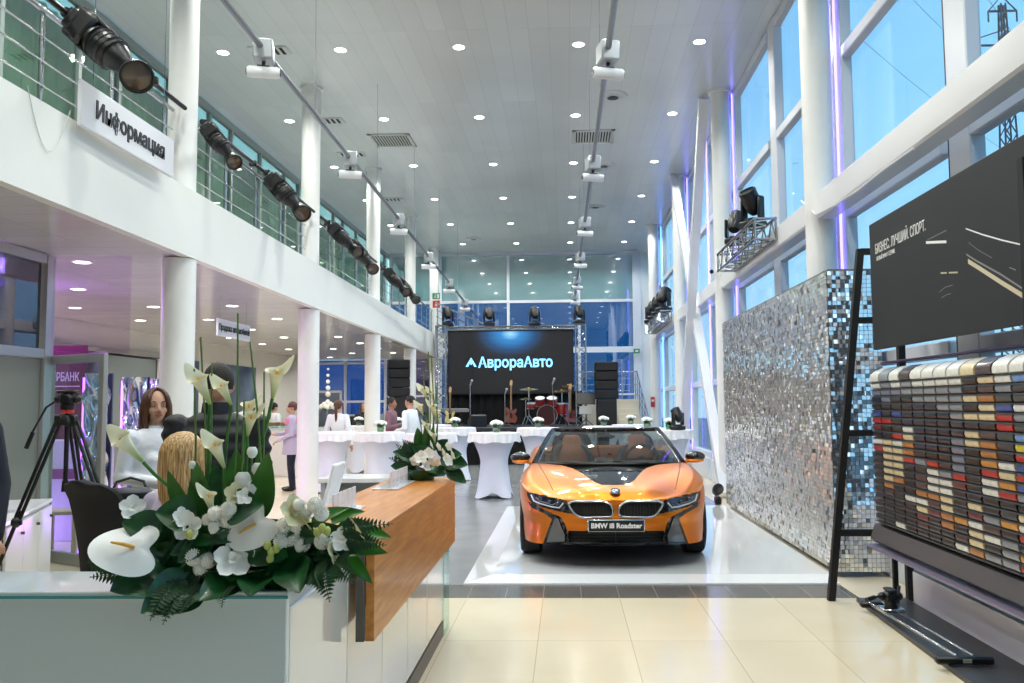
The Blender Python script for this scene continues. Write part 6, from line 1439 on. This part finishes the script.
for sg, nm in ((-1, 'left'), (1, 'right')):
    q = MB(); src = [SK[2]]+([LD_[2]] if 2 in LD_ else [])
    for s_ in src:
        for f_ in s_.f:
            pts = [s_.v[i] for i in f_]
            if pts[0][0]*sg > 0: q._add([(x, y+.012, z) for x, y, z in pts], [(0, 1, 2, 3)])
    hl = q.build('headlight', mat('headlight_dark', '#1b1b22', rough=.12, coat=1), parent=car, smooth=50, dbl=True)
    FV = [p for s_ in src for p in s_.v if p[0]*sg > 0]
    def on(px, py, off=-.004):
        u, w = P_([(px, py)])[0]; p = min(FV, key=lambda a: (uw(a)[0]-u)**2+(uw(a)[1]-w)**2); return (p[0], p[1]+off, p[2])
    b = MB(); b.tube([on(531, 494), on(534, 499.5), on(541, 502.5), on(552, 505.8), on(559, 506.3), on(563, 502)], .0075, 6); b.build('running_light', mat('drl_grey', '#c8ccd8', rough=.2, emit='#dfe6ff', estr=.0), parent=hl)
    b = MB(); b.tube([on(536, 496), on(540, 500), on(552, 503.5), on(558, 500.5)], .004, 6); b.build('inner_tube', mat('drl_dim', '#7d8090', rough=.2), parent=hl)
    for (px, py) in ((541, 498.2), (549, 500.8), (558, 502.4)):
        c_ = on(px, py, .0); b = MB(); b.ball(c_, (.026, .02, .018), 14, 8); b.build('projector', mat('lens_clear', '#5b5f70', rough=.05, metal=.8), parent=hl)
    # kidney
    q = MB(); K = SK[1]
    for f_ in K.f:
        pts = [K.v[i] for i in f_]
        if pts[0][0]*sg > 0: q._add([(x, y+.03, z) for x, y, z in pts], [(0, 1, 2, 3)])
    kg = q.build('kidney_grille', mat('grille_brownblack', '#1c1917', rough=.5), parent=car, smooth=50, dbl=True)
    KV = [p for p in K.v if p[0]*sg > 0]; AV = [p for p in K.v if p[0]*sg > 0]+[p for p in SK[0].v if p[0]*sg > 0 and p[1] < .4]
    loop = []
    R2 = R_kid+[R_kid[0]]
    for a, c in zip(R2, R2[1:]):
        n_ = max(1, int(math.hypot(a[0]-c[0], a[1]-c[1])/2.2))
        for k in range(n_):
            u, w = a[0]+(c[0]-a[0])*k/n_, a[1]+(c[1]-a[1])*k/n_; p = min(AV, key=lambda t_: (uw(t_)[0]-u)**2+(uw(t_)[1]-w)**2)
            D = CY0+p[1]-.012; loop.append(Vector((sg*u*D/850, p[1]-.012, 1.6-CZ0-(w-403.5)*D/850)))
    for _ in range(2): loop = [(loop[i-1]+loop[i]*2+loop[(i+1) % len(loop)])/4 for i in range(len(loop))]
    b = MB(); b.tube(loop+[loop[0], loop[1]], .0125, 8, cap=False); b.build('kidney_frame', M_sil, parent=kg)
    xs = [v.x for v in loop]; x0, x1 = min(xs), max(xs)
    b = MB()
    for k in range(13):
        x = x0+.03+(x1-x0-.06)*k/12; near = [v for v in loop if abs(v.x-x) < .03]; zt, zb = max(v.z for v in near), min(v.z for v in near); yy = sum(v.y for v in near)/len(near)
        if zt-zb > .03: b.box(x, yy+.03, (zt+zb)/2, .006, .015, zt-zb-.012)
    b.build('slats', M_sb, parent=kg, smooth=0)
    # side blade
    SV = [p for p in SK[3].v if p[0]*sg > 0]
    def os_(px, py, off=-.012):
        u, w = P_([(px, py)])[0]; p = min(SV, key=lambda a: (uw(a)[0]-u)**2+(uw(a)[1]-w)**2); return Vector((p[0], p[1]+off, p[2]))
    L_ = [os_(555, 515.5), os_(551.5, 524), os_(548.5, 532), os_(546, 540)]; Rr = [os_(558, 517), os_(561, 525), os_(564, 533), os_(563.5, 539.5)]
    b = MB(); b.grid(lambda u, v: (lambda i, k: (L_[i].lerp(L_[i+1], k)).lerp(Rr[i].lerp(Rr[i+1], k), u)+Vector((0, -.012*math.sin(PI*u), 0)))(min(2, int(v*3)), v*3-min(2, int(v*3))), 6, 12); b.build('air_blade', mat('blade_grey', '#5b5b5d', rough=.12, coat=1), parent=car, smooth=80)
q = MB(); I_ = SK[4]; q._add([(x, y+.09, z) for x, y, z in I_.v], I_.f); li = q.build('lower_intake', M_sb, parent=car, smooth=50, dbl=True)
b = MB()
for k in range(3): b.tube([(-.44, .085, .262+.03*k), (-.22, .05, .262+.03*k), (0, .045, .262+.03*k), (.22, .05, .262+.03*k), (.44, .085, .262+.03*k)], .004, 6)
b.box(0, .03, .28, .012, .04, .12); b.build('intake_bars', M_sb, parent=li)
b = MB(); b.grid(lambda u, v: (lambda s_: (s_[0], s_[1]-.012+.10*v, s_[2]+.0))((lambda w: (math.copysign(skirt(abs(w), 1)[0], w), skirt(abs(w), 1)[1], .238))((u-.5)*.98)), 60, 4); n0 = len(b.v); b.v += [(x, y, z-.014) for x, y, z in b.v]; b.f += [tuple(i+n0 for i in f_) for f_ in b.f]; b.m = [0]*len(b.f)
b.build('front_splitter', mat('splitter_grey', '#4a4b4e', rough=.2, coat=.8), parent=car, smooth=50)
b = MB(); b.box(0, 2.35, .15, 1.66, 2.2, .05); b.box(0, .75, .38, 1.2, .9, .25); b.box(0, 4.1, .35, 1.1, .9, .25); b.build('underbody', M_blackm, parent=car, smooth=0)
for wy, wz in WH:
    for sg in (-1, 1):
        b = MB(); b.lathe([(.39, -.13), (.39, .12), (.2, .12)], (sg*.74, wy, wz), 32, M=Matrix.Rotation(R_(90)*sg, 4, 'Y')); b.f = [q for q in b.f if sum(b.v[i][2] for i in q)/4 > .2]; b.m = [0]*len(b.f); b.build('wheel_well', M_blackm, parent=car)
# plate
b = MB(); b.box(0, -.035, .405, .535, .02, .118, b=.008); pl_ = b.build('number_plate', M_sil, parent=car)
b = MB(); b.box(0, -.046, .405, .515, .006, .1, b=.002); b.build('plate_field', mat('plate_black', '#0d0d0f', rough=.3), parent=pl_)
tb = text_mb('BMW i8 Roadster', .072, .003, .0022); w_ = max(v[0] for v in tb.v)-min(v[0] for v in tb.v); k_ = .475/w_
tb.xf(Matrix.Translation((0, -.0505, .405)) @ FACE_NY @ Matrix.Diagonal((k_, k_, 1, 1))); tb.build('plate_lettering', mat('plate_letters', '#f4f4f4', rough=.4, emit='#ffffff', estr=.0), parent=pl_, smooth=0)
# badge
BM = Matrix.Translation((0, .085, .708)) @ Matrix.Rotation(R_(30), 4, 'X')
b = MB(); b.lathe([(0, 0), (.05, 0), (.05, .008), (.046, .011), (0, .011)], n=28); b.xf(BM); bd_ = b.build('badge', mat('badge_ring', '#16171a', rough=.15, coat=1), parent=car)
b = MB(); b.lathe([(.046, .0115), (.05, .0115), (.05, .008)], n=28); b.lathe([(.028, .0115), (.031, .0115), (.031, .010)], n=28); b.xf(BM); b.build('badge_rim', M_sil, parent=bd_)
for k in range(4):
    b = MB(); b._add([(0, 0, .0118)]+[(.028*math.cos(k*PI/2+PI/2*i/8), .028*math.sin(k*PI/2+PI/2*i/8), .0118) for i in range(9)], [tuple(range(10))]); b.xf(BM); b.build('badge_quadrant', mat('badge_blue', '#2f7fc4', rough=.2) if k % 2 else M_sign, parent=bd_, smooth=0)
# shut lines
for sg in (-1, 1):
    b = MB(); P = []
    for k in range(15):
        y = .33+1.12*k/14; x = smooth_interp(y, [(.33, .60), (.7, .675), (1.1, .745), (1.45, .79)]); P.append((sg*x, y, Hgt(x, y)+.0005))
    b.tube(P, .0042, 6); b.build('bonnet_shut_line', M_sb, parent=car)
# windscreen
def ws(u, v):
    x0 = (2*u-1); yb = 1.30+.20*x0*x0; yt = 2.22+.10*x0*x0; hb, ht = .815, .625
    k = v; x = x0*(hb+(ht-hb)*k); y = yb+(yt-yb)*k; z = .882+(1.225-.882)*k+.02*math.sin(PI*k)*1
    return (x, y, z)
b = MB(); b.grid(ws, 30, 12); wn = b.build('windscreen', glass('car_glass', '#8fa098', .9, base=.07), parent=car, smooth=80)
for sg in (-1, 1):
    u = 0 if sg < 0 else 1; b = MB(); b.tube([Vector(ws(u, k/8))+Vector((sg*.012, .01, 0)) for k in range(-0, 9)], [.034]*4+[.03]*5, 8, sq=(1, 1)); b.build('windscreen_pillar', M_gb, parent=car)
    b = MB(); b.tube([Vector(ws(u, k/8))+Vector((-sg*.02, -.012, 0)) for k in range(9)], .006, 6); b.build('pillar_trim', M_sil, parent=car)
b = MB(); b.tube([Vector(ws(k/16, 1))+Vector((0, .03, .005)) for k in range(17)], .034, 8, sq=(1.3, .8)); b.build('windscreen_header', M_gb, parent=car)
b = MB(); b.tube([Vector(ws(k/16, 0))+Vector((0, -.01, -.0)) for k in range(17)], .016, 8); b.build('cowl', M_sb, parent=car)
for s_ in (-1, 1):
    b = MB(); b.tube([(.12+.32*s_, 1.30, .895), (-.3+.34*s_, 1.36, .91)], .007, 6); b.build('wiper', M_sb, parent=car)
b = MB(); b.ball((0, 2.12, 1.15), (.11, .02, .032), 16, 8); b.cyl((0, 2.14, 1.16), (0, 2.22, 1.22), .018, n=8); b.build('interior_mirror', M_sb, parent=car)
# cockpit
b = MB(); b.box(0, 2.4, .62, 1.62, 1.9, .05); b.box(-.8, 2.3, .72, .07, 1.6, .3, b=.02); b.box(.8, 2.3, .72, .07, 1.6, .3, b=.02); b.box(0, 2.3, .74, .26, 1.2, .24, b=.04); b.build('tub', M_sb, parent=car)
b = MB(); b.grid(lambda u, v: ((2*u-1)*.77, 1.45+.42*v, .865+.035*math.sin(PI*v)+.03*math.exp(-((2*u-1)-.52)**2/.05)*v-.02*v), 30, 8); b.grid(lambda u, v: ((2*u-1)*.77, 1.87+.05*v, .845-.2*v), 10, 3); b.build('dashboard', M_sb, parent=car, smooth=60)
def tor(c, R0, r0, M, mb):
    P = [Vector(c)+(M @ Vector((R0*math.cos(2*PI*k/36), R0*math.sin(2*PI*k/36), 0))) for k in range(38)]; mb.tube(P, r0, 8, cap=False)
b = MB(); RM = Matrix.Rotation(R_(68), 3, 'X'); tor((.41, 2.02, .885), .175, .017, RM, b); c0 = Vector((.41, 2.02, .885)); b.ball(c0, .05, 12, 8)
for a in (0, PI, -PI/2): b.cyl(c0, c0+RM @ Vector((.17*math.cos(a), .17*math.sin(a), 0)), .016, n=8)
b.build('steering_wheel', mat('wheel_leather', '#23262a', rough=.5), parent=car)
for sg in (-1, 1):
    b = MB(); x0 = sg*.41
    prof = [(.70, .25, .1), (.80, .26, .11), (.9, .25, .11), (.98, .20, .09), (1.03, .13, .07), (1.06, .115, .065), (1.11, .112, .065), (1.15, .085, .05), (1.155, .03, .02)]
    b.grid(lambda u, v: (lambda q: (x0+q[0]*abs(math.cos(2*PI*u))**.8*math.copysign(1, math.cos(2*PI*u)), 2.55+(interp(v, [(i/8, p[0]) for i, p in enumerate(prof)])-.7)*.35+q[1]*math.sin(2*PI*u), interp(v, [(i/8, p[0]) for i, p in enumerate(prof)])))((smooth_interp(v, [(i/8, p[1]) for i, p in enumerate(prof)]), smooth_interp(v, [(i/8, p[2]) for i, p in enumerate(prof)]))), 28, 28, cu=True)
    b.box(x0, 2.3, .68, .5, .5, .14, b=.05); st = b.build('seat', M_tan, parent=car, smooth=60)
    for q_ in (-1, 1):
        b = MB(); b.tube([(x0+q_*.22, 2.46, .76), (x0+q_*.235, 2.49, .88), (x0+q_*.19, 2.54, .98), (x0+q_*.12, 2.58, 1.03)], [.045, .045, .032, .015], 8); b.build('bolster', mat('bolster_dark', '#2b2b2d', rough=.5), parent=st)
b = MB(); b.box(0, 2.98, .93, 1.3, .1, .16, b=.03); b.box(0, 3.0, .84, 1.5, .12, .1); b.build('rear_bulkhead', M_tan, parent=car)
for sg in (-1, 1):
    b = MB(); b.grid(lambda u, v: (sg*.42+(u-.5)*.5*(1-.35*v), 3.02+1.3*v, .93+(.2*(1-v)**1.1+.03)*math.sin(PI*u)**.7), 16, 16); b.build('rear_hump', M_gb, parent=car, smooth=60)
b = MB(); b.tube([(-.66, 3.0, .93), (-.6, 3.0, 1.1), (-.5, 3.0, 1.17), (0, 3.0, 1.185), (.5, 3.0, 1.17), (.6, 3.0, 1.1), (.66, 3.0, .93)], .022, 8); b.box(0, 3.0, 1.06, .16, .03, .25, b=.01); b.build('roll_bar', M_gb, parent=car)
# mirrors
for sg in (-1, 1):
    b = MB(); b.ball((sg*1.0, 1.74, .935), (.115, .075, .062), 20, 12); m_ = b.build('door_mirror', M_gb, parent=car)
    b = MB(); b.ball((sg*.995, 1.735, .892), (.105, .07, .03), 20, 10); b.tube([(sg*.92, 1.76, .885), (sg*.87, 1.75, .865), (sg*.84, 1.74, .835)], [.025, .02, .03], 8); b.build('mirror_base', M_paint, parent=m_)
    b = MB(); b.grid(lambda u, v: (sg*1.0+.1*(2*u-1), 1.80, .925+.042*(2*v-1)), 2, 2); b.build('mirror_glass', M_mir, parent=m_)
# wheels
for wy, wz in WH:
    for sg in (-1, 1):
        w = MB(); Mx = Matrix.Rotation(R_(90)*sg, 4, 'Y'); wd = .107 if wy < 2 else .12
        w.lathe([(.24, -wd), (.31, -wd), (.33, -wd*.8), (wz, -wd*.45), (wz+.0, 0), (wz, wd*.45), (.33, wd*.8), (.31, wd), (.24, wd)], (sg*.838, wy, wz), 44, M=Mx); wo = w.build('tyre', M_rub, parent=car)
        w = MB(); w.lathe([(.24, -.09), (.245, .095), (.23, .1), (.22, .02), (.22, -.09)], (sg*.838, wy, wz), 40, M=Mx); w.lathe([(0, .07), (.05, .075), (.06, .04), (0, .02)], (sg*.838, wy, wz), 20, M=Mx)
        for k in range(5):
            a = 2*PI*k/5+.3
            for o_ in (-.12, .12): w.tube([(sg*(.838+.07), wy+.04*math.cos(a+o_), wz+.04*math.sin(a+o_)), (sg*(.838+.085), wy+.23*math.cos(a+o_), wz+.23*math.sin(a+o_))], .013, 6)
        w.build('rim', mat('rim_metal', '#8f9398', rough=.25, metal=1), parent=wo)
        w = MB(); w.lathe([(.05, .0), (.17, .0), (.17, .015), (.05, .015)], (sg*.838, wy, wz), 30, M=Mx); w.build('brake_disc', M_steel, parent=wo)
# side sills and tail lamps
for sg in (-1, 1):
    b = MB(); b.tube([(sg*.93, 1.42, .17), (sg*.915, 2.2, .16), (sg*.94, 3.25, .18)], [.05, .06, .05], 8, sq=(.6, 1)); b.build('side_sill', M_gb, parent=car)
    b = MB(); b.tube([(sg*.5, 4.68, .78), (sg*.72, 4.62, .8), (sg*.86, 4.5, .8), (sg*.86, 4.52, .72), (sg*.7, 4.64, .7)], .018, 8); b.build('tail_lamp', mat('tail_red', '#8c1418', rough=.1, coat=1), parent=car)
    b = MB(); b.tube([(sg*.928, 1.55, .3), (sg*.93, 2.2, .38), (sg*.945, 3.0, .62), (sg*.93, 3.35, .82)], [.02, .035, .045, .03], 8, sq=(.35, 1.6)); b.build('side_blade', M_gb, parent=car)
